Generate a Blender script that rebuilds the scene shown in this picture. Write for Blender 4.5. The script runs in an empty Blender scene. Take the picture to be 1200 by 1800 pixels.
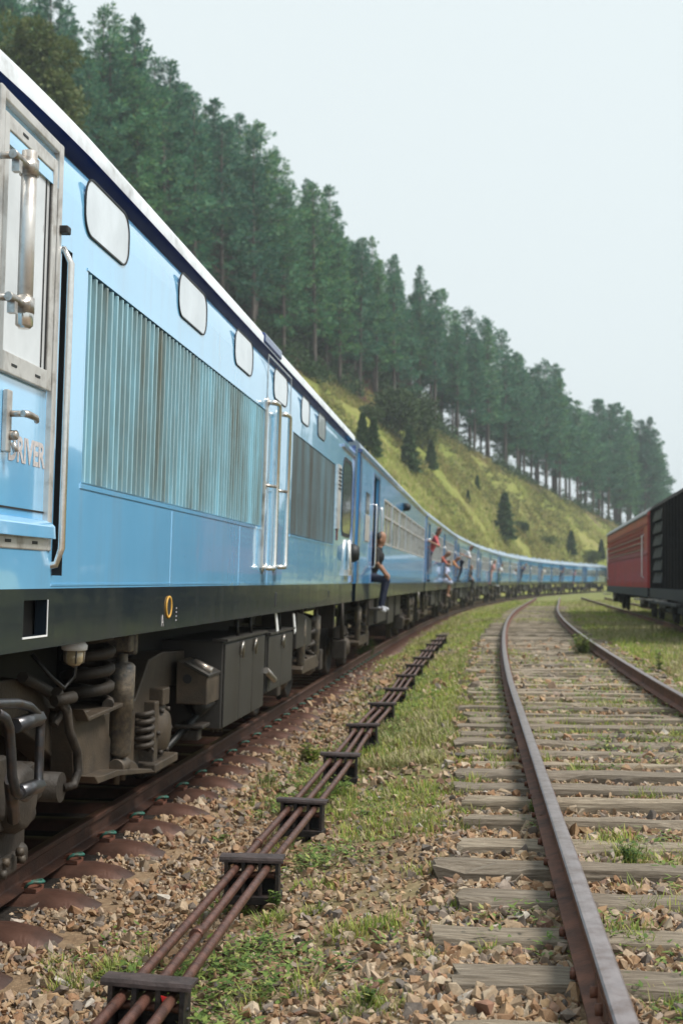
import bpy, bmesh, math, random
import numpy as np
from mathutils import Vector, Matrix, noise as mnoise
R = math.radians
random.seed(7); rng = np.random.default_rng(7)
SC = bpy.context.scene
COL = SC.collection

# ------------------------------------------------------------------ camera
CAM_H = 1.19
FPX = 2200.0            # focal length in photo pixels (1200 x 1800)
HORIZON = 1022.0
cam = bpy.data.cameras.new('camera')
cam.sensor_fit = 'VERTICAL'; cam.sensor_height = 36.0; cam.sensor_width = 24.0
cam.lens = 36.0 * FPX / 1800.0
cam.shift_y = (HORIZON - 900.0) / 1800.0
cam.clip_start = 0.05; cam.clip_end = 6000
cam.dof.use_dof = True; cam.dof.focus_distance = 5.6; cam.dof.aperture_fstop = 3.6
camo = bpy.data.objects.new('camera', cam); COL.objects.link(camo)
camo.location = (0, 0, CAM_H); camo.rotation_euler = (R(90), 0, 0)
SC.camera = camo

# ------------------------------------------------------------------ world: bright overcast
SUN_EL, SUN_AZ = 54.0, 104.0      # azimuth clockwise from +Y (view direction)
W = bpy.data.worlds.new('World'); SC.world = W; W.use_nodes = True
nt = W.node_tree; nt.nodes.clear()
sky = nt.nodes.new('ShaderNodeTexSky'); sky.sky_type = 'NISHITA'; sky.sun_disc = False
sky.sun_elevation = R(SUN_EL); sky.sun_rotation = R(SUN_AZ); sky.dust_density = 4.0; sky.air_density = 1.0
b1 = nt.nodes.new('ShaderNodeBackground'); b1.inputs[1].default_value = 0.06
nt.links.new(sky.outputs[0], b1.inputs[0])
b2 = nt.nodes.new('ShaderNodeBackground'); b2.inputs[0].default_value = (0.745, 0.82, 0.835, 1); b2.inputs[1].default_value = 0.80
mx = nt.nodes.new('ShaderNodeMixShader'); mx.inputs[0].default_value = 0.93   # cloud cover
nt.links.new(b1.outputs[0], mx.inputs[1]); nt.links.new(b2.outputs[0], mx.inputs[2])
wo = nt.nodes.new('ShaderNodeOutputWorld'); nt.links.new(mx.outputs[0], wo.inputs[0])

sun = bpy.data.lights.new('sun', 'SUN'); sun.energy = 2.9; sun.angle = R(15); sun.color = (1.0, 0.95, 0.88)
suno = bpy.data.objects.new('sun', sun); COL.objects.link(suno)
sd = Vector((math.sin(R(SUN_AZ)) * math.cos(R(SUN_EL)), math.cos(R(SUN_AZ)) * math.cos(R(SUN_EL)), math.sin(R(SUN_EL))))
suno.rotation_euler = sd.to_track_quat('Z', 'Y').to_euler(); suno.location = (20, -10, 40)
SC.view_settings.view_transform = 'Standard'; SC.view_settings.look = 'None'
SC.view_settings.exposure = 0.58; SC.view_settings.gamma = 1.0
SC.view_settings.use_curve_mapping = False
SC.cycles.max_bounces = 6; SC.cycles.transparent_max_bounces = 8

# ------------------------------------------------------------------ materials
def _new(name):
    m = bpy.data.materials.new(name); m.use_nodes = True
    n = m.node_tree; n.nodes.clear()
    o = n.nodes.new('ShaderNodeOutputMaterial'); p = n.nodes.new('ShaderNodeBsdfPrincipled')
    n.links.new(p.outputs[0], o.inputs[0])
    return m, n, p
def N(n, t, **kw):
    x = n.nodes.new(t)
    for k, v in kw.items(): setattr(x, k, v)
    return x
def coords(n, stretch=(1, 1, 1)):
    tc = N(n, 'ShaderNodeTexCoord'); mp = N(n, 'ShaderNodeMapping'); mp.inputs['Scale'].default_value = stretch
    n.links.new(tc.outputs['Object'], mp.inputs[0]); return mp.outputs[0]
def noise(n, vec, scale, detail=4, rough=.6):
    t = N(n, 'ShaderNodeTexNoise'); t.inputs['Scale'].default_value = scale; t.inputs['Detail'].default_value = detail
    t.inputs['Roughness'].default_value = rough; n.links.new(vec, t.inputs['Vector']); return t.outputs[0]
def ramp(n, fac, stops):
    r = N(n, 'ShaderNodeValToRGB'); e = r.color_ramp.elements
    while len(e) < len(stops): e.new(0.5)
    for k, (p, c) in enumerate(stops):
        e[k].position = p; e[k].color = c if len(c) == 4 else (*c, 1)
    n.links.new(fac, r.inputs[0]); return r.outputs[0]
def mixc(n, fac, a, b, mode='MIX'):
    m = N(n, 'ShaderNodeMix', data_type='RGBA', blend_type=mode)
    for s, v in ((0, fac), (6, a), (7, b)):
        if hasattr(v, 'is_linked'): n.links.new(v, m.inputs[s])
        elif isinstance(v, (int, float)): m.inputs[s].default_value = v
        else: m.inputs[s].default_value = (*v, 1)
    return m.outputs[2]
def g3(v): return (v, v, v)
def pm(name, base, rough=.6, metal=0.0, var=.18, scale=6, bump=0.0, bscale=None, dirt=None, dirt_amt=.4, dirt_scale=3,
       streak=False, coat=0.0, stretch=(1, 1, 1), spec=.5, island=0.0, dvec=None, world=False):
    m, n, p = _new(name); v = coords(n, stretch)
    f = noise(n, v, scale)
    lo = tuple(c * (1 - var) for c in base); hi = tuple(min(1, c * (1 + var)) for c in base)
    col = ramp(n, f, [(.3, lo), (.7, hi)])
    if island:
        ge = N(n, 'ShaderNodeNewGeometry')
        k = ramp(n, ge.outputs['Random Per Island'], [(0, g3(1 - island)), (1, g3(1 + island))])
        col = mixc(n, 1.0, col, k, 'MULTIPLY')
    if dirt:
        dv = coords(n, dvec or ((1, 1, .12) if streak else (1, 1, 1)))
        if world:
            gp = N(n, 'ShaderNodeNewGeometry'); n.links.new(gp.outputs['Position'], dv.node.inputs[0])
        d = noise(n, dv, dirt_scale, 6, .65)
        msk = ramp(n, d, [(.62 - dirt_amt * .35, g3(0)), (.82 - dirt_amt * .2, g3(1))])
        col = mixc(n, msk, col, dirt)
    n.links.new(col, p.inputs['Base Color'])
    p.inputs['Roughness'].default_value = rough; p.inputs['Metallic'].default_value = metal
    p.inputs['Specular IOR Level'].default_value = spec
    if coat: p.inputs['Coat Weight'].default_value = coat; p.inputs['Coat Roughness'].default_value = .06
    if bump:
        b = N(n, 'ShaderNodeBump'); b.inputs['Strength'].default_value = min(1, bump); b.inputs['Distance'].default_value = .01 if bump <= 1 else .01 * bump
        n.links.new(noise(n, v, bscale or scale * 4, 5), b.inputs['Height']); n.links.new(b.outputs[0], p.inputs['Normal'])
    return m
M = {}
def paint(name, base, dirt, amt, coat=1.0, streakscale=5):
    m, n, p = _new(name); v = coords(n)
    col = ramp(n, noise(n, v, 1.3, 3), [(.3, tuple(c * .93 for c in base)), (.7, tuple(min(1, c * 1.05) for c in base))])
    sv = coords(n, (1, 1, .07)); d = noise(n, sv, streakscale, 7, .7)
    col = mixc(n, ramp(n, d, [(.5, g3(0)), (.85, g3(amt))]), col, dirt)
    sp = noise(n, v, 42, 3, .8)
    col = mixc(n, ramp(n, sp, [(.68, g3(0)), (.74, g3(amt))]), col, tuple(c * .4 for c in dirt))
    n.links.new(col, p.inputs['Base Color'])
    p.inputs['IOR'].default_value = 1.9 if coat == 1 else 1.5; p.inputs['Specular IOR Level'].default_value = 1.0 if coat == 1 else .5
    rr = ramp(n, d, [(.35, g3(.10)), (.8, g3(.30))]); n.links.new(rr, p.inputs['Roughness'])
    p.inputs['Coat Weight'].default_value = coat; p.inputs['Coat Roughness'].default_value = .04; p.inputs['Coat IOR'].default_value = 2.6 if coat == 1 else 1.5
    b = N(n, 'ShaderNodeBump'); b.inputs['Strength'].default_value = .2; b.inputs['Distance'].default_value = .02
    n.links.new(noise(n, v, 1.1, 3), b.inputs['Height'])
    n.links.new(b.outputs[0], p.inputs['Normal']); n.links.new(b.outputs[0], p.inputs['Coat Normal'])
    return m
M['blue'] = paint('paint_light_blue', (.215, .59, .96), (.20, .25, .27), .38)
M['coachblue'] = paint('paint_coach_blue', (.13, .42, .78), (.12, .17, .20), .4, .7)
M['deepblue'] = paint('paint_deep_blue', (.022, .10, .36), (.03, .05, .09), .4)
M['navy'] = paint('navy_paint_and_shade', (.006, .03, .15), (.01, .02, .05), .3, .3)  # navy of the hatch; in the gutter groove it paints the shadow band
M['black'] = paint('paint_black_skirt', (.010, .018, .028), (.035, .035, .035), .3, .15)
M['roof'] = pm('roof_pale', (.72, .77, .82), .3, var=.1, dirt=(.25, .25, .24), dirt_amt=.3)
M['roofgrey'] = pm('roof_blue_grey', (.28, .36, .44), .6, var=.12, dirt=(.15, .15, .15), dirt_amt=.4)
M['alu'] = pm('aluminium', (.62, .60, .57), .38, .55, var=.1, scale=9, dirt=(.28, .24, .20), dirt_amt=.35, dirt_scale=7)
M['alu2'] = pm('worn_steel', (.52, .50, .47), .35, .8, var=.2, scale=20, dirt=(.22, .15, .10), dirt_amt=.5, dirt_scale=14)
M['chrome'] = pm('polished_tube', (.72, .70, .67), .22, .9, var=.08, scale=30)
M['rubber'] = pm('rubber', (.012, .013, .014), .55, var=.3)
M['dark'] = pm('dark_interior', (.006, .006, .007), .9, var=.3, spec=.1)
M['fin'] = pm('grille_fin', (.32, .61, .74), .4, .0, var=.08, scale=2, dirt=(.15, .15, .11), dirt_amt=.72, dirt_scale=2.2, world=True, dvec=(1.5, 1.5, .22))
M['fin2'] = pm('grille_fin_sooty', (.16, .25, .29), .5, .0, var=.15, scale=2, dirt=(.10, .095, .08), dirt_amt=.75, dirt_scale=2.2, world=True, dvec=(1.5, 1.5, .22))
M['finback'] = pm('grille_back', (.10, .16, .17), .7, var=.3, dirt=(.07, .06, .04), dirt_amt=.6)
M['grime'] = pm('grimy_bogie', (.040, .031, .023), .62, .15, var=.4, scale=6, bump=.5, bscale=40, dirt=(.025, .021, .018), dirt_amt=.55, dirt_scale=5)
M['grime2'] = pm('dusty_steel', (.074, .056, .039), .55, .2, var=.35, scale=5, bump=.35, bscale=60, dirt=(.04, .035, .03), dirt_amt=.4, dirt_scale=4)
M['damper'] = pm('damper_peeling', (.19, .155, .115), .5, .2, var=.4, scale=18, bump=.4, bscale=50, dirt=(.05, .055, .06), dirt_amt=.65, dirt_scale=16)
M['tube'] = pm('step_tube', (.085, .085, .092), .32, .7, var=.25, scale=18, dirt=(.13, .08, .05), dirt_amt=.35, dirt_scale=12)
M['boxgrey'] = pm('equipment_grey', (.048, .045, .041), .48, .25, var=.18, scale=4, bump=.12, bscale=50, dirt=(.035, .03, .025), dirt_amt=.5, streak=True)
M['oily'] = pm('oily_black', (.010, .0095, .009), .5, .1, var=.5)
M['shadebed'] = pm('under_train_shade', (.022, .018, .015), .9, var=.6, scale=30, bump=1, bscale=40, spec=.2)  # near-black colour that paints the shade under the train
M['yellow'] = pm('yellow_paint', (.62, .34, .05), .5, var=.15)
M['whitepaint'] = pm('white_paint', (.75, .76, .76), .5, var=.06, scale=20, dirt=(.4, .36, .32), dirt_amt=.3)
M['letter'] = pm('faded_letter', (.50, .47, .47), .6, var=.25, scale=60)
M['rust'] = pm('rail_rust', (.15, .060, .034), .75, .0, var=.35, scale=9, bump=.35, bscale=60, dirt=(.04, .02, .014), dirt_amt=.5, dirt_scale=6)
M['railhead'] = pm('rail_head', (.33, .275, .27), .33, .75, var=.14, scale=12, stretch=(1, 1, 1), dirt=(.16, .10, .08), dirt_amt=.45, dirt_scale=9)
M['rustplate'] = pm('rust_plate', (.15, .055, .032), .7, .1, var=.4, scale=25, bump=.4, bscale=70, dirt=(.06, .03, .02), dirt_amt=.5)
M['mainrust_shaded'] = pm('main_rail_rust_shaded', (.062, .028, .018), .55, .3, var=.35, scale=9, bump=.35, bscale=60, dirt=(.022, .012, .01), dirt_amt=.55, dirt_scale=6)  # rail rust with the shade under the train put into a darker base
M['mainhead'] = pm('main_rail_head', (.12, .062, .045), .42, .5, var=.25, scale=12, dirt=(.05, .03, .02), dirt_amt=.45, dirt_scale=9)
M['rod'] = pm('rod_rust', (.135, .062, .045), .42, .45, var=.4, scale=22, bump=.3, bscale=80, dirt=(.055, .026, .02), dirt_amt=.45, dirt_scale=12)
M['stand'] = pm('stand_black', (.014, .012, .013), .55, .2, var=.45, scale=22, bump=.5, bscale=50, dirt=(.07, .045, .035), dirt_amt=.4, dirt_scale=16)
M['standtop'] = pm('stand_cap', (.07, .05, .047), .6, .2, var=.3, scale=22, bump=.4, bscale=50, dirt=(.03, .022, .02), dirt_amt=.5, dirt_scale=14)
M['teal'] = pm('teal_clip', (.03, .17, .13), .6, var=.3, scale=30, dirt=(.09, .05, .035), dirt_amt=.6, dirt_scale=30)
M['redpaint'] = pm('red_mark', (.55, .02, .02), .5)
M['steelsl'] = pm('steel_sleeper', (.115, .058, .042), .42, .4, var=.3, scale=7, bump=.25, bscale=50, dirt=(.06, .035, .027), dirt_amt=.5, dirt_scale=4)
M['redcar'] = pm('red_carriage', (.40, .030, .026), .6, var=.2, scale=3, dirt=(.24, .05, .042), dirt_amt=.6, dirt_scale=4, streak=True, coat=.15)
M['redlouvre'] = pm('red_louvre', (.20, .025, .022), .65, var=.25, scale=5)
M['greyroof'] = pm('grey_canvas_roof', (.33, .35, .36), .8, var=.15, scale=3, dirt=(.16, .16, .16), dirt_amt=.5)
M['darkwood'] = pm('dark_wagon', (.012, .011, .011), .8, var=.5, scale=5, dirt=(.03, .024, .02), dirt_amt=.35, streak=True, spec=.25)
M['darkpanel'] = pm('dark_panel', (.035, .037, .040), .7, var=.5, scale=4, dirt=(.012, .011, .01), dirt_amt=.5)
M['lampglass'] = pm('lamp_glass', (.32, .26, .16), .15, var=.3, scale=30, coat=.6)
M['vest'] = pm('vestibule', (.035, .055, .085), .7, var=.3)
M['bark'] = pm('pine_bark', (.105, .085, .075), .9, var=.35, scale=3, bump=1, bscale=12, stretch=(1, 1, .25))

def glass(name, base, rough=.06):
    m, n, p = _new(name); v = coords(n)
    n.links.new(ramp(n, noise(n, v, 2.5, 4), [(.3, tuple(c * .8 for c in base)), (.75, tuple(c * 1.15 for c in base))]), p.inputs['Base Color'])
    p.inputs['Roughness'].default_value = rough; p.inputs['IOR'].default_value = 1.52
    p.inputs['Coat Weight'].default_value = 1; p.inputs['Coat Roughness'].default_value = .03
    return m
M['pane'] = glass('window_glass', (.62, .68, .74))       # white painted blind panes of the engine room
M['doorglass'] = glass('door_glass', (.60, .63, .65), .03)
M['cglass'] = glass('coach_glass', (.07, .10, .11))
M['dglass'] = glass('dark_glass', (.015, .02, .022))

# plants: colour varies blade by blade (random per island)
def leafmat(name, stops, rough=.6, trans=.25, big=None):
    m, n, p = _new(name); ge = N(n, 'ShaderNodeNewGeometry')
    col = ramp(n, ge.outputs['Random Per Island'], stops)
    oi = N(n, 'ShaderNodeObjectInfo')
    k = ramp(n, oi.outputs['Random'], [(0, (.68, .76, .82)), (.5, (1, 1, 1)), (1, (1.42, 1.25, .92))])
    col = mixc(n, 1.0, col, k, 'MULTIPLY')
    if big:
        v = coords(n); f = noise(n, v, big[0], 4, .6)
        col = mixc(n, ramp(n, f, [(.36, g3(0)), (.60, g3(1))]), col, big[1], 'MULTIPLY')
    n.links.new(col, p.inputs['Base Color']); p.inputs['Roughness'].default_value = rough; p.inputs['Specular IOR Level'].default_value = .25
    if trans:
        t = N(n, 'ShaderNodeBsdfTranslucent'); n.links.new(col, t.inputs[0])
        ms = N(n, 'ShaderNodeMixShader'); ms.inputs[0].default_value = trans
        n.links.new(p.outputs[0], ms.inputs[1]); n.links.new(t.outputs[0], ms.inputs[2])
        n.links.new(ms.outputs[0], n.nodes['Material Output'].inputs[0])
    return m
M['grass'] = leafmat('grass_blades', [(0, (.15, .25, .05)), (.45, (.25, .34, .07)), (.75, (.38, .40, .10)), (1, (.50, .43, .20))], trans=.35)
M['drygrass'] = leafmat('dry_grass', [(0, (.20, .22, .06)), (.4, (.32, .29, .11)), (.8, (.46, .38, .21)), (1, (.52, .44, .28))])
M['lowgrass'] = leafmat('low_grass', [(0, (.15, .21, .045)), (.4, (.25, .31, .07)), (.75, (.37, .36, .11)), (1, (.50, .42, .20))], trans=.35)
M['hillgrass'] = leafmat('hill_grass', [(0, (.27, .34, .10)), (.35, (.45, .51, .15)), (.7, (.59, .59, .22)), (1, (.62, .51, .29))], trans=.5, big=(.075, (.62, .55, .52)))
M['weed'] = leafmat('weed_leaf', [(0, (.06, .11, .025)), (.5, (.12, .19, .045)), (.85, (.22, .28, .07)), (1, (.34, .33, .12))])
M['needle'] = leafmat('pine_needles', [(0, (.026, .098, .068)), (.5, (.054, .185, .120)), (.85, (.10, .25, .13)), (1, (.18, .29, .11))], trans=.3)
M['young'] = leafmat('young_needles', [(0, (.02, .055, .025)), (.6, (.04, .09, .035)), (1, (.075, .13, .05))], trans=.15)
M['bushleaf'] = leafmat('bush_leaves', [(0, (.03, .06, .02)), (.6, (.06, .10, .03)), (1, (.10, .14, .045))], trans=.2)
M['scrub'] = leafmat('scrub_leaves', [(0, (.08, .12, .035)), (.5, (.15, .18, .055)), (.85, (.24, .22, .09)), (1, (.30, .20, .11))], trans=.25)
M['olive'] = leafmat('olive_leaves', [(0, (.08, .12, .035)), (.6, (.15, .19, .055)), (1, (.23, .23, .08))], trans=.3)

def stone_mat():
    m, n, p = _new('ballast_stone'); ge = N(n, 'ShaderNodeNewGeometry'); oi = N(n, 'ShaderNodeObjectInfo')
    ad = N(n, 'ShaderNodeMath', operation='ADD'); n.links.new(ge.outputs['Random Per Island'], ad.inputs[0]); n.links.new(oi.outputs['Random'], ad.inputs[1])
    fr = N(n, 'ShaderNodeMath', operation='FRACT'); n.links.new(ad.outputs[0], fr.inputs[0])
    col = ramp(n, fr.outputs[0], [(0, (.12, .105, .095)), (.14, (.22, .175, .14)), (.3, (.36, .245, .14)), (.5, (.28, .155, .085)), (.68, (.38, .28, .185)), (.85, (.43, .345, .25)), (.95, (.20, .10, .062)), (1, (.48, .44, .38))])
    v = coords(n); f = noise(n, v, 28, 5, .7)
    col = mixc(n, 1.0, col, ramp(n, f, [(.3, g3(.62)), (.7, g3(1.25))]), 'MULTIPLY')
    n.links.new(col, p.inputs['Base Color']); p.inputs['Roughness'].default_value = .85; p.inputs['Specular IOR Level'].default_value = .3
    b = N(n, 'ShaderNodeBump'); b.inputs['Strength'].default_value = .5; b.inputs['Distance'].default_value = .006
    n.links.new(noise(n, v, 60, 5, .7), b.inputs['Height']); n.links.new(b.outputs[0], p.inputs['Normal'])
    return m
M['stone'] = stone_mat()
def ground_mat():
    m, n, p = _new('ground_soil'); v = coords(n)
    soil = ramp(n, noise(n, v, 9, 8, .7), [(.25, (.19, .12, .075)), (.5, (.36, .25, .155)), (.75, (.48, .36, .24))])
    peb = N(n, 'ShaderNodeTexVoronoi'); peb.inputs['Scale'].default_value = 38; n.links.new(v, peb.inputs['Vector'])
    soil = mixc(n, .45, soil, mixc(n, 1.0, ramp(n, peb.outputs['Distance'], [(0, g3(1.2)), (.55, g3(.45))]), soil, 'MULTIPLY'))
    turf = ramp(n, noise(n, v, 1.2, 7, .7), [(.25, (.085, .105, .03)), (.5, (.17, .185, .06)), (.75, (.30, .255, .13))])
    at = N(n, 'ShaderNodeAttribute'); at.attribute_name = 'turf'
    nn = noise(n, v, 2.3, 6, .7)
    s = N(n, 'ShaderNodeMath', operation='ADD'); n.links.new(at.outputs['Fac'], s.inputs[0]); n.links.new(nn, s.inputs[1])
    col = mixc(n, ramp(n, s.outputs[0], [(.60, g3(0)), (1.0, g3(1))]), soil, turf)
    n.links.new(col, p.inputs['Base Color']); p.inputs['Roughness'].default_value = .95; p.inputs['Specular IOR Level'].default_value = .15
    b = N(n, 'ShaderNodeBump'); b.inputs['Strength'].default_value = .8; b.inputs['Distance'].default_value = .03
    n.links.new(noise(n, v, 30, 8, .75), b.inputs['Height']); n.links.new(b.outputs[0], p.inputs['Normal'])
    return m
M['ground'] = ground_mat()
def hill_mat():
    m, n, p = _new('hill_turf'); v = coords(n)
    col = ramp(n, noise(n, v, .06, 8, .68), [(.30, (.15, .18, .05)), (.45, (.23, .26, .065)), (.58, (.29, .29, .09)), (.72, (.24, .18, .11))])
    col = mixc(n, 1.0, col, ramp(n, noise(n, v, 1.1, 6, .7), [(.25, g3(.6)), (.75, g3(1.3))]), 'MULTIPLY')
    col = mixc(n, ramp(n, noise(n, v, .11, 7, .72), [(.56, g3(0)), (.66, g3(.85))]), col, (.17, .12, .085))
    at = N(n, 'ShaderNodeAttribute'); at.attribute_name = 'floor'
    litter = ramp(n, noise(n, v, .5, 6, .7), [(.3, (.05, .03, .022)), (.7, (.15, .07, .045))])
    col = mixc(n, at.outputs['Fac'], col, litter)
    n.links.new(col, p.inputs['Base Color']); p.inputs['Roughness'].default_value = .95; p.inputs['Specular IOR Level'].default_value = .1
    b = N(n, 'ShaderNodeBump'); b.inputs['Strength'].default_value = 1; b.inputs['Distance'].default_value = .3
    n.links.new(noise(n, v, 2.5, 8, .75), b.inputs['Height']); n.links.new(b.outputs[0], p.inputs['Normal'])
    return m
M['hill'] = hill_mat()
def wood_mat(name, a, b_, c):
    m, n, p = _new(name); v = coords(n, (1.0, 16, 16)); f = noise(n, v, 4, 9, .78)
    col = ramp(n, f, [(.28, a), (.5, b_), (.75, c)])
    oi = N(n, 'ShaderNodeObjectInfo')
    col = mixc(n, 1.0, col, ramp(n, oi.outputs['Random'], [(0, (.72, .70, .68)), (1, (1.12, 1.08, 1.0))]), 'MULTIPLY')
    n.links.new(col, p.inputs['Base Color']); p.inputs['Roughness'].default_value = .85; p.inputs['Specular IOR Level'].default_value = .25
    b = N(n, 'ShaderNodeBump'); b.inputs['Strength'].default_value = .9; b.inputs['Distance'].default_value = .012
    n.links.new(f, b.inputs['Height']); n.links.new(b.outputs[0], p.inputs['Normal'])
    return m
M['sleeper'] = wood_mat('weathered_sleeper', (.045, .036, .028), (.25, .21, .165), (.50, .45, .375))

# ------------------------------------------------------------------ mesh helpers
class MB:
    def __init__(s): s.v = []; s.f = []; s.m = []; s.sm = []
    def add(s, vs, fs, mi=0, smooth=False):
        o = len(s.v); s.v.extend([tuple(p) for p in vs])
        for f in fs: s.f.append(tuple(i + o for i in f)); s.m.append(mi); s.sm.append(smooth)
    def box(s, x0, x1, y0, y1, z0, z1, mi=0):
        s.add([(x0, y0, z0), (x1, y0, z0), (x1, y1, z0), (x0, y1, z0), (x0, y0, z1), (x1, y0, z1), (x1, y1, z1), (x0, y1, z1)],
              [(0, 3, 2, 1), (4, 5, 6, 7), (0, 1, 5, 4), (1, 2, 6, 5), (2, 3, 7, 6), (3, 0, 4, 7)], mi)
    def prism(s, poly, axis, a, b, mi=0):
        """poly in the two other axes (in axis order), extruded along axis from a to b"""
        n = len(poly)
        def P(p, t):
            return {0: (t, p[0], p[1]), 1: (p[0], t, p[1]), 2: (p[0], p[1], t)}[axis]
        vs = [P(p, a) for p in poly] + [P(p, b) for p in poly]
        fs = [tuple(range(n))[::-1], tuple(range(n, 2 * n))] + [(i, (i + 1) % n, n + (i + 1) % n, n + i) for i in range(n)]
        s.add(vs, fs, mi)
    def tube(s, pts, r, seg=8, mi=0, cap=True, smooth=True):
        pts = [Vector(p) for p in pts]; n = len(pts); rs = r if isinstance(r, (list, tuple)) else [r] * n
        vs = []; up = None
        for i, p in enumerate(pts):
            t = (pts[min(i + 1, n - 1)] - pts[max(i - 1, 0)])
            t = t.normalized() if t.length > 1e-9 else Vector((0, 0, 1))
            if up is None:
                up = Vector((0, 0, 1)) if abs(t.z) < .9 else Vector((1, 0, 0))
            a = t.cross(up)
            if a.length < 1e-6: a = t.orthogonal()
            a.normalize(); b = a.cross(t); up = b
            for k in range(seg):
                g = 2 * math.pi * k / seg
                vs.append(p + (a * math.cos(g) + b * math.sin(g)) * rs[i])
        fs = []
        for i in range(n - 1):
            for k in range(seg):
                fs.append((i * seg + k, i * seg + (k + 1) % seg, (i + 1) * seg + (k + 1) % seg, (i + 1) * seg + k))
        s.add(vs, fs, mi, smooth)
        if cap:
            o = len(s.v) - len(vs)
            s.f.append(tuple(o + k for k in range(seg))[::-1]); s.m.append(mi); s.sm.append(False)
            s.f.append(tuple(o + (n - 1) * seg + k for k in range(seg))); s.m.append(mi); s.sm.append(False)
    def lathe(s, prof, center, axis=2, seg=20, mi=0, smooth=True):
        """prof: list of (radius, along axis)"""
        c = Vector(center); vs = []
        for (r, t) in prof:
            for k in range(seg):
                g = 2 * math.pi * k / seg; a, b = r * math.cos(g), r * math.sin(g)
                vs.append(c + Vector({0: (t, a, b), 1: (b, t, a), 2: (a, b, t)}[axis]))
        fs = []
        for i in range(len(prof) - 1):
            for k in range(seg):
                fs.append((i * seg + k, i * seg + (k + 1) % seg, (i + 1) * seg + (k + 1) % seg, (i + 1) * seg + k))
        s.add(vs, fs, mi, smooth)
        o = len(s.v) - len(vs)
        if prof[0][0] > 1e-6: s.f.append(tuple(o + k for k in range(seg))[::-1]); s.m.append(mi); s.sm.append(False)
        if prof[-1][0] > 1e-6: s.f.append(tuple(o + (len(prof) - 1) * seg + k for k in range(seg))); s.m.append(mi); s.sm.append(False)
    def mesh(s, name, mats):
        me = bpy.data.meshes.new(name); me.from_pydata(s.v, [], s.f)
        for m in (mats if isinstance(mats, (list, tuple)) else [mats]): me.materials.append(M[m] if isinstance(m, str) else m)
        me.polygons.foreach_set('material_index', s.m); me.polygons.foreach_set('use_smooth', s.sm); me.update()
        return me
    def build(s, name, mats, parent=None, bevel=0, loc=None, fixn=True):
        me = s.mesh(name, mats)
        if fixn:
            bm = bmesh.new(); bm.from_mesh(me); bmesh.ops.recalc_face_normals(bm, faces=bm.faces); bm.to_mesh(me); bm.free()
        o = link(name, me, parent)
        if loc: o.location = loc
        if bevel:
            b = o.modifiers.new('bevel', 'BEVEL'); b.width = bevel; b.segments = 2; b.limit_method = 'ANGLE'; b.angle_limit = R(40)
        return o
def link(name, data, parent=None):
    o = bpy.data.objects.new(name, data); COL.objects.link(o)
    if parent: o.parent = parent
    return o
def tag(o, label=None, cat=None, group=None, kind=None):
    if label: o['label'] = label
    if cat: o['category'] = cat
    if group: o['group'] = group
    if kind: o['kind'] = kind
    return o
def empty(name, loc=(0, 0, 0), rot=(0, 0, 0)):
    o = link(name, None); o.location = loc; o.rotation_euler = rot; o.empty_display_size = .3
    return o
def copy_tree(o, parent=None):
    c = o.copy(); COL.objects.link(c); c.parent = parent
    for ch in list(o.children): copy_tree(ch, c)
    return c
def raw_mesh(name, V, F, mats, mi=None, kind=None, parent=None, smooth=False):
    """fast mesh from numpy arrays, F is (n,3) or (n,4)"""
    me = bpy.data.meshes.new(name); V = np.asarray(V, dtype=np.float32); F = np.asarray(F, dtype=np.int32)
    k = F.shape[1]; me.vertices.add(len(V)); me.vertices.foreach_set('co', V.ravel())
    me.loops.add(F.size); me.loops.foreach_set('vertex_index', F.ravel())
    me.polygons.add(len(F)); me.polygons.foreach_set('loop_start', np.arange(0, F.size, k, dtype=np.int32))
    if mi is not None: me.polygons.foreach_set('material_index', np.asarray(mi, dtype=np.int32))
    me.polygons.foreach_set('use_smooth', np.full(len(F), bool(smooth)))
    for m in mats: me.materials.append(M[m])
    me.update(calc_edges=True)
    return me

# ------------------------------------------------------------------ layout of the place
TH = R(6.5); S_, C_ = math.sin(TH), math.cos(TH)
CANT = R(2.0)
D_C = 3.40                 # distance from camera to the train's centre line
Z_T = -0.30                # rail level of the train's track (the siding's rail head is z = 0)
def kk(Y):
    t = min(max(Y - 20, 0), 185); e = max(Y - 205, 0)
    return 3.87e-4 * t * t + 2.13e-6 * t ** 3 + e * (2 * 3.87e-4 * 185 + 3 * 2.13e-6 * 185 ** 2)
def Xc(Y): return -D_C / C_ + Y * math.tan(TH) + kk(Y)
def hd(f, Y): return math.atan((f(Y + .5) - f(Y - .5)))
def Xr(Y):                 # siding centre line
    t = min(max(Y - 14.7, 0), 45); e = max(Y - 59.7, 0)
    return (.345 + .838 + .0063 * max(0, 14.7 - Y)) / C_ + Y * math.tan(TH) + 7e-4 * t * t + e * 2 * 7e-4 * 45
TH3 = R(8.4)
def X3(Y): return 10.585 + (Y - 37.4) * math.tan(TH3)
def off(f, Y, v):
    a = hd(f, Y); return (f(Y) + v * math.cos(a), Y - v * math.sin(a))
def vof(X, Y): return (X - Xc(Y)) * math.cos(hd(Xc, Y))
GV = [-40, -8, -1.9, -1.5, 1.45, 1.75, 2.4, 3.1, 3.4, 6.2, 7.2, 9, 40]
GZ = [-.5, -.5, -.57, -.57, -.57, -.56, -.38, -.25, -.235, -.235, -.26, -.22, -.2]
def gz(X, Y):
    v = vof(X, Y); z = float(np.interp(v, GV, GZ))
    return z + .018 * mnoise.noise((X * 1.7, Y * 1.7, 0)) + .05 * mnoise.noise((X * .3, Y * .3, 3)) * min(1, max(0, (Y - 8) / 20))

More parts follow.
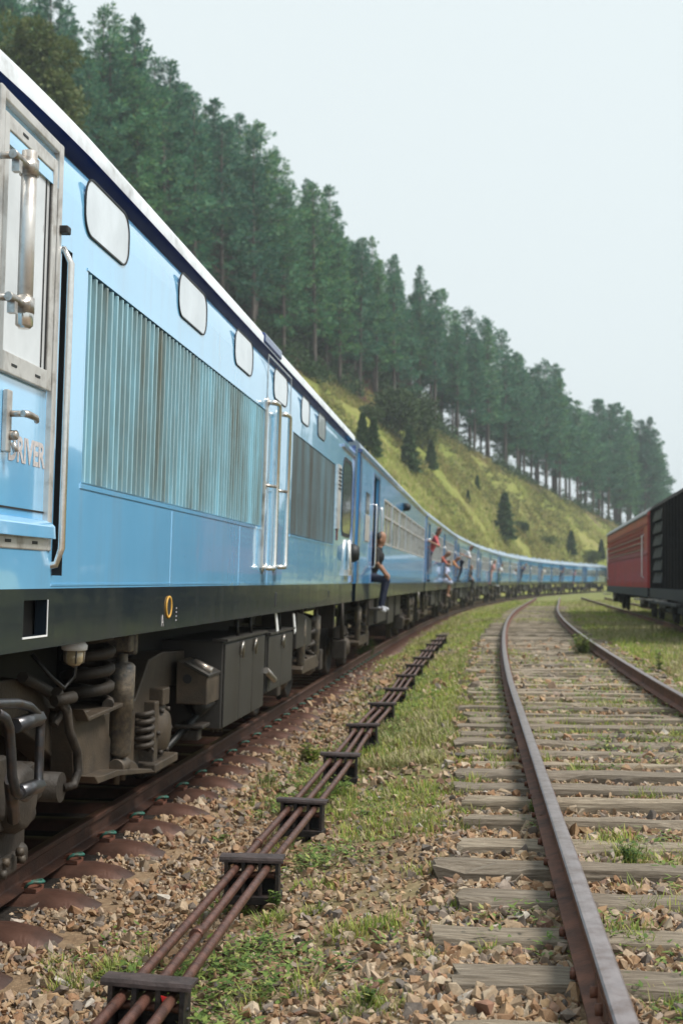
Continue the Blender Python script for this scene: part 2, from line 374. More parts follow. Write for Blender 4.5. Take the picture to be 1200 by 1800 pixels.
PX = [-2500, -900, -400, 0, 300, 560, 640, 740, 800, 860, 900, 950, 1000, 1040, 1075, 1110, 1180, 1250, 1400]
YFP = [-500, 0, 120, 300, 510, 672, 700, 745, 775, 812, 835, 862, 885, 903, 920, 935, 960, 990, 1024]
YFD = [45, 60, 80, 105, 130, 160, 172, 190, 200, 212, 220, 232, 245, 258, 270, 280, 290, 300, 300]
_tp = np.arange(-2500, 1420, 20.0); _ty = []
for p in _tp:
    k = (p - 600) / FPX; y = 4.0
    while y < 200 and k * y - Xc(y) > -6.0: y += .5
    _ty.append(y)
def hill_z(X, Y):
    px = 600 + FPX * X / Y
    Yt = float(np.interp(px, _tp, _ty)); Yf = float(np.interp(px, PX, YFD)); yf = float(np.interp(px, PX, YFP))
    zf = CAM_H - (yf - HORIZON) * Yf / FPX
    u = (Y - Yt) / (Yf - Yt)
    if u < 0: return -.6 + .1 * max(-1, u)
    nz = (mnoise.noise((X * .05, Y * .05, 1)) * 1.3 + mnoise.noise((X * .17, Y * .17, 5)) * .7 + mnoise.noise((X * .5, Y * .35, 8)) * .28) * min(1, u * 3) * (1 if u < .85 else max(.25, (1 - u) / .15))
    if u <= 1: return -.6 + (zf + .6) * u ** 1.12 + nz
    d = Y - Yf; w = min(max((px - 690) / 110, 0), 1)       # beyond w = 1 the ground falls away behind the crest
    up = zf + .58 * min(d, 34) + .03 * max(0, d - 34); dn = zf + .10 * min(d, 5) - .42 * max(0, d - 7)
    return max(-6, up * (1 - w) + dn * w) + nz
def hill_hit(px, py):
    k = (px - 600) / FPX; y = float(np.interp(px, _tp, _ty)); prev = None
    while y < 340:
        z = hill_z(k * y, y); zr = CAM_H - (py - HORIZON) * y / FPX
        if z >= zr: return (k * y, y, z)
        y += .5
    return (k * y, y, hill_z(k * y, y))

# ================================================================== GROUND AND HILL
def veg(X, Y):
    """how much turf covers the ground (0 bare ballast .. 1 closed turf)"""
    v = vof(X, Y); vr = X - Xr(Y); v3 = X - X3(Y)
    if v < -2.5: return .8
    if v < 2.0: a = min(max((Y - 13) / 18, 0), .75) if v > 1.15 else 0
    elif v < 2.9: a = .22 + min(max((Y - 6) / 12, 0), .6)
    elif vr < -1.0: a = .18 + min(max((Y - 7) / 9, 0), .7)
    elif vr < 1.0: a = min(max((Y - 6) / 14, 0), 1) * .85
    else: a = min(max((Y - 6) / 8, 0), .9) + .05
    return a
def ground():
    ys = np.concatenate([np.arange(-30, 2, 4), np.arange(2, 14, .12), np.arange(14, 40, .5), np.arange(40, 120, 3), np.arange(120, 400, 20), np.array([500, 700, 1000, 1400])])
    vs = np.concatenate([np.array([-1300, -600, -150, -60, -30, -15, -8, -4, -2.5]), np.arange(-1.9, 9, .1), np.arange(9.2, 30, 1.2), np.array([40, 80, 200, 600, 1300])])
    V = []; T = []
    for y in ys:
        for v in vs:
            X = Xc(y) + v
            if y > 400: X = Xc(400) + v
            V.append((X, y, gz(X, y) if y < 400 else -.25)); T.append(veg(X, y) * .75 if y < 400 else .6)
    n = len(vs); F = [(i * n + j, i * n + j + 1, (i + 1) * n + j + 1, (i + 1) * n + j) for i in range(len(ys) - 1) for j in range(n - 1)]
    me = raw_mesh('ground', V, F, ['ground'], smooth=True)
    at = me.attributes.new('turf', 'FLOAT', 'POINT'); at.data.foreach_set('value', np.array(T, dtype=np.float32))
    return tag(link('ground', me), kind='structure')
GROUND = ground()
def hillside():
    pxs = np.concatenate([np.arange(-2400, -300, 100), np.arange(-300, 1300, 16), np.arange(1300, 1420, 40)])
    us = np.concatenate([np.linspace(-.05, 1, 46), np.linspace(1.02, 1.45, 16), np.array([1.6, 1.9, 2.4])])
    V = []; A = []
    for p in pxs:
        Yt = float(np.interp(p, _tp, _ty)); Yf = float(np.interp(p, PX, YFD)); k = (p - 600) / FPX
        for u in us:
            Y = Yt + (Yf - Yt) * u
            V.append((k * Y, Y, hill_z(k * Y, Y)))
            A.append(min(1, max(0, (u - .945 + .09 * mnoise.noise((k * Y * .1, Y * .1, 9)) + .05 * mnoise.noise((k * Y * .4, Y * .4, 3))) * 16)))
    n = len(us); F = [(i * n + j, (i + 1) * n + j, (i + 1) * n + j + 1, i * n + j + 1) for i in range(len(pxs) - 1) for j in range(n - 1)]
    me = raw_mesh('hillside', V, F, ['hill'], smooth=True)
    at = me.attributes.new('floor', 'FLOAT', 'POINT'); at.data.foreach_set('value', np.array(A, dtype=np.float32))
    return tag(link('hillside', me), kind='structure')
HILL = hillside()

# ================================================================== TRACKS
RAILP = [(-.068, -.15), (.068, -.15), (.068, -.141), (.012, -.126), (.0095, -.118), (.0085, -.05), (.030, -.036), (.0345, -.028), (.0345, -.007), (.028, -.0015), (.014, 0), (-.014, 0), (-.028, -.0015), (-.0345, -.007), (-.0345, -.028), (-.030, -.036), (-.0085, -.05), (-.0095, -.118), (-.012, -.126), (-.068, -.141)]
def rail_obj(f, v, z0, y0, y1, step, parent, mats=('rust', 'railhead')):
    ys = np.arange(y0, y1 + step, step); V = []; n = len(RAILP); F = []; mi = []
    for y in ys:
        a = hd(f, y); ca, sa = math.cos(a), math.sin(a)
        for (p, q) in RAILP:
            w = v + p; V.append((f(y) + w * ca, y - w * sa, z0 + q))
    for i in range(len(ys) - 1):
        for k in range(n):
            F.append((i * n + k, i * n + (k + 1) % n, (i + 1) * n + (k + 1) % n, (i + 1) * n + k)); mi.append(1 if 8 <= k <= 12 else 0)
    me = raw_mesh('rail', V, F, list(mats), mi, smooth=False)
    return link('rail', me, parent)

def sleeper_mesh(seed):
    r = random.Random(seed); L, w, h = 1.36, .108, .14; V = []; F = []
    xs = np.linspace(-L, L, 19)
    prof = [(-1, 0), (-1, .8), (-.92, 1), (-.4, 1), (.1, 1), (.5, 1), (.92, 1), (1, .8), (1, 0)]
    n = len(prof)
    for i, x in enumerate(xs):
        e = 1 if 0 < i < 18 else .93
        for (p, q) in prof:
            jy = .012 * mnoise.noise((x * 2.5, p + seed, 3)); jz = .016 * mnoise.noise((x * 3, p * 2.2 + seed * 1.7, q)) - (.03 if r.random() < .10 and abs(p) > .3 else 0)
            V.append((x * (1 if 0 < i < 18 else 1 + r.uniform(-.02, .015)), p * w * e + jy, (q - 1) * h + (jz if q > .5 else 0)))
    for i in range(18):
        for k in range(n - 1): F.append((i * n + k, (i + 1) * n + k, (i + 1) * n + k + 1, i * n + k + 1))
    m = MB(); m.add(V, F + [tuple(range(n)), tuple(18 * n + k for k in range(n))[::-1]])
    return m.mesh('sleeper', 'sleeper')
SLM = [sleeper_mesh(i) for i in range(6)]
def plate_mesh():
    m = MB(); m.box(-.085, .085, -.10, .10, 0, .016)
    for s in (-1, 1):
        m.prism([(s * .066, .014), (s * .10, .014), (s * .098, .042), (s * .062, .046), (s * .055, .030)], 1, -.045, .045)
        m.lathe([(.016, .012), (.016, .055), (.0, .06)], (s * .093, s * .07, 0), 2, 8)
    return m.mesh('tie_plate', 'rustplate')
PLM = plate_mesh()
TRK = tag(empty('siding_track', (0, 0, 0)), kind='structure')
for s in (-1, 1): rail_obj(Xr, s * (.838 + .034), 0.0, -6, 95, .5, TRK)
SLEEP = []
y = 1.4; i = 0
while y < 70:
    a = hd(Xr, y); sl = link('sleeper', SLM[i % 6], TRK)
    skew = random.uniform(-.05, .05); dx = random.uniform(-.13, .08)
    fl = random.choice((0, math.pi))
    sl.location = (Xr(y) + dx, y, -.168 + random.uniform(-.03, .0)); sl.rotation_euler = (random.uniform(-.05, .05), random.uniform(-.008, .008), -a + skew + fl)
    SLEEP.append((y, -a + skew, dx))
    if y > 40: sl.location.z -= .015
    if y < 32:
        for s in (-1, 1):
            p = link('tie_plate', PLM, sl); p.scale = (.8, .62, .62); q = s * .872 - dx; p.location = ((-q if fl else q), 0, .0); p.rotation_euler = (0, 0, -skew - fl)
    y += .60 + random.uniform(-.06, .06); i += 1
# rail joint with fishplate bolts at the near rail
fm = MB()
fm.box(-.032, -.012, -.32, .32, -.118, -.05)
for k in range(4): fm.lathe([(.019, 0), (.019, -.022), (.0, -.024)], (-.032, -.24 + k * .16, -.085), 0, 6)
yj = 3.55; aj = hd(Xr, yj); xj, yj2 = off(Xr, yj, -.872)
fo = fm.build('fishplate', 'rust', TRK); fo.location = (xj, yj2, 0); fo.rotation_euler = (0, 0, -aj)

MTR = tag(empty('main_track', (0, 0, 0)), kind='structure')
for s in (-1, 1): rail_obj(Xc, s * (.838 + .034), Z_T - s * .03, -6, 205, 1.0, MTR, ('mainrust_shaded', 'mainhead'))
def steel_sleeper_mesh():
    us = [-1.47, -1.42, -1.34, -1.22, -1.08, -.9, -.6, 0, .6, .9, 1.08, 1.22, 1.34, 1.42, 1.47]
    zs = [-.20, -.13, -.06, -.012, .008, .0, -.008, -.02, -.008, .0, .008, -.012, -.06, -.13, -.20]
    prof = [(-.15, -.10), (-.125, -.05), (-.085, -.008), (-.04, 0), (.04, 0), (.085, -.008), (.125, -.05), (.15, -.10)]
    V = []; n = len(prof)
    for u, z in zip(us, zs):
        k = 1.0 if abs(u) < 1.3 else 1.06
        for (p, q) in prof: V.append((u, p * k, z + q))
    F = [(i * n + k, (i + 1) * n + k, (i + 1) * n + k + 1, i * n + k + 1) for i in range(len(us) - 1) for k in range(n - 1)]
    m = MB(); m.add(V, F, 0, True); return m.mesh('sleeper', 'steelsl')
SSM = steel_sleeper_mesh()
cm = MB()
pts = [(0, -.05, .02), (.02, -.055, .045), (.05, -.05, .055), (.075, -.02, .05), (.08, .015, .045), (.06, .045, .045), (.03, .05, .04), (.005, .03, .035), (-.02, .02, .03)]
cm.tube(pts, .009, 6); CLM = cm.mesh('clip', 'teal')
bm_ = MB(); bm_.box(-.03, .05, -.06, .06, 0, .022); bm_.prism([(-.06, 0), (-.01, 0), (-.01, .05), (-.035, .045)], 1, -.03, .03)
BKM = bm_.mesh('rail_chair', 'rustplate')
y = 2.3
while y < 62:
    a = hd(Xc, y); sl = link('sleeper', SSM, MTR); sl.location = (Xc(y), y, Z_T - .158); sl.rotation_euler = (0, R(2.0), -a + random.uniform(-.015, .015))
    if y < 30:
        c = link('clip', CLM, sl); c.location = (.872 + .07, random.uniform(-.01, .01), .006)
        c = link('rail_chair', BKM, sl); c.location = (.872 + .085, 0, .004)
    y += .66
bedm = MB(); ys_ = np.arange(-4, 60, 1.0); V_ = []  # dark sheet over the bed, its colour standing in for under-train shade
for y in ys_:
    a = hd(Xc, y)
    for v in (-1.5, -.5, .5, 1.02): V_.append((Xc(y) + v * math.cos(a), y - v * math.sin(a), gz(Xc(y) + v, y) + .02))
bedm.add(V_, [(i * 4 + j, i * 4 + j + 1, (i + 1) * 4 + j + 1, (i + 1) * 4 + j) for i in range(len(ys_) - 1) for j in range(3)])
bedm.build('bed_shade_sheet', 'shadebed', MTR)
TR3 = tag(empty('wagon_track', (0, 0, 0)), kind='structure')
for s in (-1, 1): rail_obj(X3, s * .872, -.02, 12, 95, 3.0, TR3)

# ================================================================== STONES
def stone_hull(seed):
    r = random.Random(seed); bm = bmesh.new()
    sx, sy, sz = r.uniform(.8, 1.3), r.uniform(.65, 1.0), r.uniform(.45, .8)
    for k in range(10):
        d = Vector((r.gauss(0, 1), r.gauss(0, 1), r.gauss(0, 1))).normalized() * r.uniform(.75, 1.1)
        bm.verts.new((d.x * sx, d.y * sy, d.z * sz))
    g = bmesh.ops.convex_hull(bm, input=bm.verts)
    bmesh.ops.delete(bm, geom=[e for e in g['geom_interior'] if isinstance(e, bmesh.types.BMVert)], context='VERTS')
    bmesh.ops.recalc_face_normals(bm, faces=bm.faces); bmesh.ops.triangulate(bm, faces=bm.faces)
    bm.verts.index_update()
    V = np.array([v.co[:] for v in bm.verts]); F = np.array([[v.index for v in f.verts] for f in bm.faces]); bm.free()
    return V, F
STV = [stone_hull(100 + i) for i in range(24)]
def in_view(X, Y, m=30): 
    if Y < 2.6: return False
    px = 600 + FPX * X / Y; return -m - 60 < px < 1200 + m
def rot_rand():
    q = rng.normal(size=4); q /= np.linalg.norm(q); w, x, y_, z = q
    return np.array([[1 - 2 * (y_ * y_ + z * z), 2 * (x * y_ - z * w), 2 * (x * z + y_ * w)], [2 * (x * y_ + z * w), 1 - 2 * (x * x + z * z), 2 * (y_ * z - x * w)], [2 * (x * z - y_ * w), 2 * (y_ * z + x * w), 1 - 2 * (x * x + y_ * y_)]])
def on_sleeper(X, Y):
    vr = X - Xr(Y)
    if abs(vr) < 1.5:
        for (y, a, dx) in SLEEP:
            if abs(Y - y) < .5:
                ex, ey = X - Xr(y) - dx, Y - y
                if abs(-ex * math.sin(a) + ey * math.cos(a)) < .10 and abs(ex) < 1.37: return True
    return False
stones = []
def stone_density(X, Y):
    v = vof(X, Y); vr = X - Xr(Y)
    if abs(v) < 2.15: d = 1.0 if v > .6 else 0
    elif v < 2.9: d = .45
    elif vr < -1.55: d = .30 + .6 * max(0, mnoise.noise((X * .9, Y * .9, 2)) + .1)
    elif vr < 1.5: d = .95
    else: d = .5
    return d
for _ in range(120000):
    t = rng.random(); Y = 2.9 + 27 * t ** 2.0
    X = rng.uniform(-.29 * Y - .1, .285 * Y + .1)
    v = vof(X, Y)
    if v < .55 or not in_view(X, Y): continue
    if rng.random() > stone_density(X, Y) * (1.15 - .7 * veg(X, Y)): continue
    vr = X - Xr(Y)
    if abs(abs(vr) - .872) < .075 or abs(v - .872) < .075: continue
    if on_sleeper(X, Y) and rng.random() < .97: continue
    if .9 < v < 1.47 and abs(((Y + v * S_ - 2.3 + .33) % .66) - .33) < .14 and rng.random() < .97: continue
    sz = float(np.clip(rng.lognormal(-3.98, .42), .008, .052)) * (1 + .3 * (Y > 9) + .5 * (Y > 16))
    if 2.3 < v and vr < -1.5: sz *= .82
    stones.append((X, Y, gz(X, Y), sz))
stones.sort(key=lambda s: -s[3] / s[1])
BIG = stones[:290]; REST = stones[290:]
mesh_st = []
for i, (V, F) in enumerate(STV[:12]):
    me = raw_mesh('stone', V, F, ['stone']); mesh_st.append(me)
BED = tag(empty('ballast', (0, 0, 0)), kind='structure')
for i, (X, Y, z, s) in enumerate(BIG):
    o = link('stone', mesh_st[i % 12], BED); o.location = (X, Y, z + s * .35); o.scale = (s, s, s)
    o.rotation_euler = (rng.normal() * .3, rng.normal() * .3, rng.uniform(0, 6.28))
VV, FF, k0 = [], [], 0
for (X, Y, z, s) in REST:
    V, F = STV[rng.integers(24)]
    P = (V @ rot_rand().T) * s + np.array([X, Y, z + s * rng.uniform(.1, .6)])
    VV.append(P); FF.append(F + k0); k0 += len(V)
me = raw_mesh('gravel', np.concatenate(VV), np.concatenate(FF), ['stone'])
tag(link('gravel', me, BED), kind='stuff')
print('stones', len(stones), 'tris', sum(len(f) for f in FF))

# ================================================================== GRASS (stuff)
def blades(items, curved=True, parent=None):
    """items: X,Y,z,height,width,lean,az -> tapered bent blades (2 quads + tip)"""
    n = len(items); A = np.array(items, dtype=np.float64)
    X, Y, Z, H, Wd, L, az = A.T
    dx, dy = np.cos(az), np.sin(az); px_, py_ = -dy, dx
    V = np.zeros((n, 7, 3))
    for j, (t, w) in enumerate(((0, 1.0), (.45, .85), (.8, .5))):
        o = L * H * t ** 1.8; hz = H * t * (1 - .25 * L * t)
        for s, kx in ((-1, 2 * j), (1, 2 * j + 1)):
            V[:, kx, 0] = X + dx * o + px_ * s * Wd * w * .5; V[:, kx, 1] = Y + dy * o + py_ * s * Wd * w * .5; V[:, kx, 2] = Z + hz
    V[:, 6, 0] = X + dx * L * H; V[:, 6, 1] = Y + dy * L * H; V[:, 6, 2] = Z + H * (1 - .25 * L)
    b = (np.arange(n) * 7)[:, None]
    F = np.concatenate([b + np.array([[0, 1, 3]]), b + np.array([[0, 3, 2]]), b + np.array([[2, 3, 5]]), b + np.array([[2, 5, 4]]), b + np.array([[4, 5, 6]])])
    return V.reshape(-1, 3), F
def tuft(L, X, Y, z, h, n, w, spread, lean=.6):
    for _ in range(n):
        a = rng.uniform(0, 6.28); r = spread * math.sqrt(rng.random())
        L.append((X + r * math.cos(a), Y + r * math.sin(a), z - .01, h * rng.uniform(.5, 1.15), w * rng.uniform(.7, 1.3), lean * rng.uniform(.2, 1.5), a + rng.normal() * .7))
g1, g2, g3l = [], [], []
def clump(X, Y): return mnoise.noise((X * 1.1, Y * 1.1, 7)) * .6 + mnoise.noise((X * 3.1, Y * 3.1, 11)) * .4
# near tufts (green patches where the photo shows them)
for _ in range(26000):
    t = rng.random(); Y = 3.0 + 22 * t ** 1.6; X = rng.uniform(-.2 * Y, .285 * Y + .1); v = vof(X, Y)
    if v < 1.5 or not in_view(X, Y): continue
    c = clump(X, Y); d = veg(X, Y)
    vr = X - Xr(Y)
    if abs(abs(vr) - .872) < .09: continue
    if abs(vr) < .8: thr = .24 - d * .45
    elif v < 2.3: thr = .25 - d * .6
    else: thr = .30 - d * .62
    if c < thr: continue
    h = rng.uniform(.025, .085) * (1 + max(0, c)) * (1.25 if Y > 9 else 1)
    tuft(g1 if rng.random() < .55 else (g2 if rng.random() < .6 else g3l), X, Y, gz(X, Y), h, 7, .0045 * (1 + Y / 14), .05)
# clumps where the photograph shows them: ground point, radius, height, tufts, straw share
def g_at(px, py):
    k = (px - 600) / FPX; y = 2.8
    while y < 90:
        if gz(k * y, y) >= CAM_H - (py - HORIZON) * y / FPX: break
        y += .02 + y * .002
    return k * y, y, gz(k * y, y)
for (px, py, rad, h, n, dry) in ((120, 1735, .13, .10, 60, .4), (200, 1720, .12, .11, 60, .3), (90, 1700, .10, .08, 36, .4), (250, 1690, .10, .09, 36, .3), (330, 1750, .09, .09, 30, .3), (480, 1625, .08, .10, 26, .3), (545, 1610, .05, .07, 14, .1), (440, 1770, .12, .08, 40, .4),
                                 (640, 1780, .12, .09, 46, .3), (690, 1770, .08, .07, 24, .2), (750, 1690, .07, .08, 22, .4), (800, 1600, .10, .07, 30, .3), (770, 1640, .10, .06, 26, .5), (860, 1680, .05, .09, 12, .2), (1105, 1510, .12, .15, 40, .3), (1180, 1500, .10, .08, 26, .2), (1060, 1500, .08, .07, 20, .3), (1190, 1620, .05, .07, 12, .2),
                                 (770, 1390, .22, .06, 60, .5), (800, 1290, .35, .08, 110, .55), (850, 1250, .35, .09, 110, .5), (700, 1310, .35, .05, 90, .2), (640, 1420, .3, .05, 80, .2), (560, 1440, .25, .06, 60, .2), (740, 1460, .22, .05, 46, .3), (1000, 1390, .18, .06, 34, .3), (1120, 1400, .18, .06, 34, .3), (1000, 1320, .3, .07, 46, .3), (1150, 1300, .3, .07, 50, .3),
                                 (990, 1240, .4, .07, 70, .3), (1100, 1240, .4, .07, 70, .3), (500, 1330, .3, .08, 70, .2), (420, 1430, .18, .05, 34, .1), (330, 1540, .10, .05, 18, .1), (380, 1560, .12, .06, 24, .2)):
    X0, Y0, z0 = g_at(px, py)
    for _ in range(n):
        a = rng.uniform(0, 6.28); q = rad * math.sqrt(rng.random()) * (1 + .3 * rng.normal()); X, Y = X0 + q * math.cos(a), Y0 + q * math.sin(a) * 1.2
        if abs(abs(X - Xr(Y)) - .872) < .07: continue
        tuft(g3l if rng.random() < dry * .6 else (g1 if rng.random() < .6 else g2), X, Y, gz(X, Y), h * rng.uniform(.6, 1.1) * (1.15 - .5 * q / rad), 6, .0040 * (1 + Y / 14), .022, .8)
# middle distance: low closed turf, with straw-coloured patches
for _ in range(60000):
    t = rng.random(); Y = 10 + 80 * t ** 1.7; X = rng.uniform(-.02 * Y - 2, .30 * Y + 1); v = vof(X, Y)
    if v < 1.2 or not in_view(X, Y): continue
    d = veg(X, Y); vr = X - Xr(Y)
    if abs(abs(vr) - .872) < .10: continue
    c = clump(X * .6, Y * .6)
    if c + .25 * mnoise.noise((X * 2.3, Y * 1.6, 77)) < (.64 if Y < 30 else .5) - d * .95: continue
    if abs(vr) < 1.35 and Y < 45 and rng.random() > (.22 + max(0, Y - 14) / 45): continue
    dry = mnoise.noise((X * .6, Y * .3, 21)) + (.22 if vr > 1.2 else .10) + rng.normal() * .12 > .08
    h = rng.uniform(.05, .13) * (1.5 if vr > 1.6 or Y > 40 else 1)
    if abs(vr) < 1.6: h *= .55
    tuft(g3l if dry else (g2 if rng.random() < .25 else g1), X, Y, gz(X, Y), h, 5, .006 * (1 + Y / 18), .09 + Y * .002)
for nm, L, mt in (('grass', g1, 'grass'), ('low_grass', g2, 'lowgrass'), ('dry_grass', g3l, 'drygrass')):
    V, F = blades(L); o = link(nm, raw_mesh(nm, V, F, [mt])); tag(o, kind='stuff')
    tag(o, {'grass': 'green grass tufts growing through the gravel beside the tracks', 'low_grass': 'short mixed grass between tracks', 'dry_grass': 'straw coloured dry grass beside the siding'}[nm], 'grass')
# hillside grass
hg = []
for _ in range(52000):
    p = rng.uniform(540, 1130) if rng.random() < .9 else rng.uniform(200, 560)
    Yt = float(np.interp(p, _tp, _ty)); Yf = float(np.interp(p, PX, YFD)); u = .1 + .93 * rng.random() ** .8
    Y = Yt + (Yf - Yt) * u; X = (p - 600) / FPX * Y
    if mnoise.noise((X * .12, Y * .12, 4)) + .5 * mnoise.noise((X * .45, Y * .3, 14)) < -.22 + .28 * (u > .8): continue
    hk = 1 + .8 * max(0, mnoise.noise((X * .2, Y * .2, 44)))
    for _k in range(3):
        a = rng.uniform(0, 6.28)
        hg.append((X + rng.normal() * .25, Y + rng.normal() * .4, hill_z(X, Y) - .05, hk * rng.uniform(.2, .7), .11 * rng.uniform(.7, 1.5), rng.uniform(.2, .9), a))
V, F = blades(hg); o = link('hill_grass', raw_mesh('hill_grass', V, F, ['hillgrass']))
tag(o, 'yellow green rough grass covering the hillside below the pines', 'grass', kind='stuff')
print('blades', len(g1), len(g2), len(g3l), len(hg))

# ================================================================== THE RAILCAR (near left)
def place_on_path(f, y0, z):
    return (f(y0), y0, z)
LOC = tag(empty('diesel_railcar', (-D_C * C_, D_C * S_, Z_T), (0, CANT, -TH)), 'light blue diesel railcar at the head of the train with ribbed grilles', 'train')
HW = 1.45
def loc_pt(px, py, v):
    """photo pixel + lateral position v on the railcar -> (v, u, h) in the railcar's own frame"""
    h = 2.0
    for _ in range(12):
        D = D_C - (v * math.cos(CANT) + h * math.sin(CANT)); t = (px - 600) / FPX
        u = D * (C_ + t * S_) / (S_ - t * C_); Y = D * S_ + u * C_
        z = CAM_H - (py - HORIZON) * Y / FPX
        h = (z - Z_T + v * math.sin(CANT)) / math.cos(CANT)
    return (v, u, h)
lp = loc_pt
def SU(px, py=700): return loc_pt(px, py, HW)[1]
def SH(px, py): return loc_pt(px, py, HW)[2]

H_SK0, H_SK1 = 1.25, 1.51          # black skirt
H_SH, H_GUT = 3.27, 3.47           # shoulder, groove
U0, U1 = .2, 18.0
def drop(u): return .075 * max(0, 6.0 - u) ** 1.7 * .36
print('door', SU(-10), SU(97), 'win', SU(148, 370), SH(186, 340), SH(186, 440), 'gr', SU(150), SU(462), SH(150, 472), SH(175, 858), 'gr2', SU(512), SU(588), SH(512, 755), SH(540, 945))
DU0, DU1 = SU(-14, 600), SU(100, 600); DH0, DH1 = SH(60, 967), SH(60, 205)
G1 = (SU(150, 650), SU(463, 800), SH(175, 858), SH(152, 474))
G2 = (SU(512, 850), SU(588, 870), SH(175, 858), SH(152, 474))
PK = (SU(101, 700), SU(119, 700), SH(118, 1012), SH(103, 425))   # grab rail pocket
def wall(m, v0, v1, u0, u1, h0, h1, openings, mi=0):
    ops = sorted(openings); cur = u0
    for (a, b, c, d) in ops:
        if a > cur: m.box(v0, v1, cur, a, h0, h1, mi)
        if c > h0: m.box(v0, v1, a, b, h0, c, mi)
        if d < h1: m.box(v0, v1, a, b, d, h1, mi)
        cur = b
    if cur < u1: m.box(v0, v1, cur, u1, h0, h1, mi)
CABD = (SU(603, 880), SU(620, 880), SH(610, 945), SH(610, 806))
m = MB(); wall(m, HW - .06, HW, U0, U1, H_SK1, H_SH, [(DU0, DU1, DH0, min(DH1, H_SH - .02)), PK, G1, G2])
# rounded shoulder, following the falling cab roof
arc = [(HW, H_SH), (HW - .004, H_SH + .06), (HW - .014, H_SH + .12), (HW - .03, H_SH + .165), (HW - .05, H_SH + .2)]
us = [U0] + [U0 + .4 * i for i in range(1, 16)] + [6.6, 9, 12, 15, U1]
V = []; 
for u in us:
    for (v, h) in arc: V.append((v, u, H_SH + (h - H_SH) * max(.25, 1 - drop(u) / .22)))
n = len(arc); m.add(V, [(i * n + j, i * n + j + 1, (i + 1) * n + j + 1, (i + 1) * n + j) for i in range(len(us) - 1) for j in range(n - 1)], 0, True)
m.box(-HW, -HW + .06, U0, U1, H_SK1, H_SH + .2); m.box(-HW + .06, HW - .06, U0, U0 + .06, H_SK1, H_SH + .1); m.box(-HW + .06, HW - .06, U1 - .06, U1, H_SK1, H_SH + .15)
m.build('body', 'blue', LOC, fixn=True)
m = MB(); m.box(-HW + .07, HW - .13, U0 + .1, U1 - .1, H_SK1 - .02, H_SH + .02); m.build('inner_shell', 'finback', LOC)
# roof: groove with its shadow band painted navy, pale gutter lip, arched roof
def roofstrip(prof, mats, name, smooth=True):
    m = MB(); V = []; n = len(prof)
    for u in us:
        for (v, h) in prof: V.append((v, u, h - drop(u)))
    m.add(V, [(i * n + j, i * n + j + 1, (i + 1) * n + j + 1, (i + 1) * n + j) for i in range(len(us) - 1) for j in range(n - 1)], 0, smooth)
    return m.build(name, mats, LOC)
roofstrip([(HW - .045, H_GUT - .005), (HW - .13, H_GUT - .002), (HW - .13, H_GUT + .085), (HW - .03, H_GUT + .09)], 'navy', 'groove', False)
rp = [(HW - .032, H_GUT + .093), (HW - .03, H_GUT + .155), (HW - .06, H_GUT + .20), (HW - .15, H_GUT + .27), (HW - .36, H_GUT + .38), (HW - .7, H_GUT + .47), (HW - 1.05, H_GUT + .51), (0, H_GUT + .53), (-.5, H_GUT + .50), (-.9, H_GUT + .40), (-1.25, H_GUT + .25), (-HW, H_GUT)]
roofstrip(rp, 'roof', 'roof')
m = MB()
ub = SU(470, 590); m.box(HW - .10, HW - .018, ub, ub + .9, H_GUT + .10, H_GUT + .19); m.build('roof_hatch', 'navy', LOC, bevel=.02)
# skirt with the cut-outs
ap = (SU(40, 1085), SU(81, 1085), SH(60, 1118), SH(60, 1055))
m = MB(); wall(m, HW - .05, HW + .004, U0, U1, H_SK0, H_SK1 - .001, [ap], 0)
m.box(-HW, -HW + .05, U0, U1, H_SK0, H_SK1 - .001); m.box(-HW + .05, HW - .05, U0, U0 + .05, H_SK0, H_SK1 - .001); m.box(-HW + .05, HW - .05, U1 - .05, U1, H_SK0, H_SK1 - .001)
m.build('skirt', 'black', LOC)
m = MB(); m.box(HW - .25, HW - .06, ap[0] - .02, ap[1] + .02, ap[2] - .02, ap[3] + .02); m.box(-HW + .06, HW - .07, U0 + .06, U1 - .06, H_SK0 + .03, H_SK0 + .06); m.build('underframe', 'oily', LOC)
m = MB(); e = .008
for (a, b, c, d) in ((ap[0] - e, ap[1] + e, ap[2] - e, ap[2]), (ap[1], ap[1] + e, ap[2], ap[3])): m.box(HW, HW + .007, a, b, c, d)
m.build('opening_trim', 'whitepaint', LOC)
# yellow ringed socket with its white letter
cu, chh = SU(295, 1067), SH(295, 1067)
m = MB(); m.lathe([(.054, 0), (.054, .009), (.068, .009), (.068, 0)], (HW + .003, cu, chh), 0, 28); m.build('socket_ring', 'yellow', LOC)
m = MB(); m.lathe([(.053, 0), (.053, .006)], (HW + .002, cu, chh), 0, 28); m.build('socket', 'rubber', LOC)
def text(body, size, name, mat, parent, loc, sx=1.0, bold=0.0):
    c = bpy.data.curves.new(name, 'FONT'); c.body = body; c.size = size; c.extrude = .001; c.offset = bold; c.resolution_u = 3
    t = bpy.data.objects.new(name, c); COL.objects.link(t); dg = bpy.context.evaluated_depsgraph_get(); dg.update()
    me = bpy.data.meshes.new_from_object(t.evaluated_get(dg)); bpy.data.objects.remove(t)
    me.materials.clear(); me.materials.append(M[mat])
    o = link(name, me, parent); o.location = loc; o.rotation_euler = (R(90), 0, R(90)); o.scale = (sx, 1, 1)
    return o
tu = SU(283, 1100); text('A', .10, 'letter_mark', 'letter', LOC, (HW + .007, tu - .02, SH(283, 1101)), .8)
for k in range(4):
    m = MB(); u = SU(308, 1080); h = SH(308, 1070 + k * 7); m.box(HW + .003, HW + .006, u, u + .02, h, h + .008); m.build('stencil_dash', 'letter', LOC)
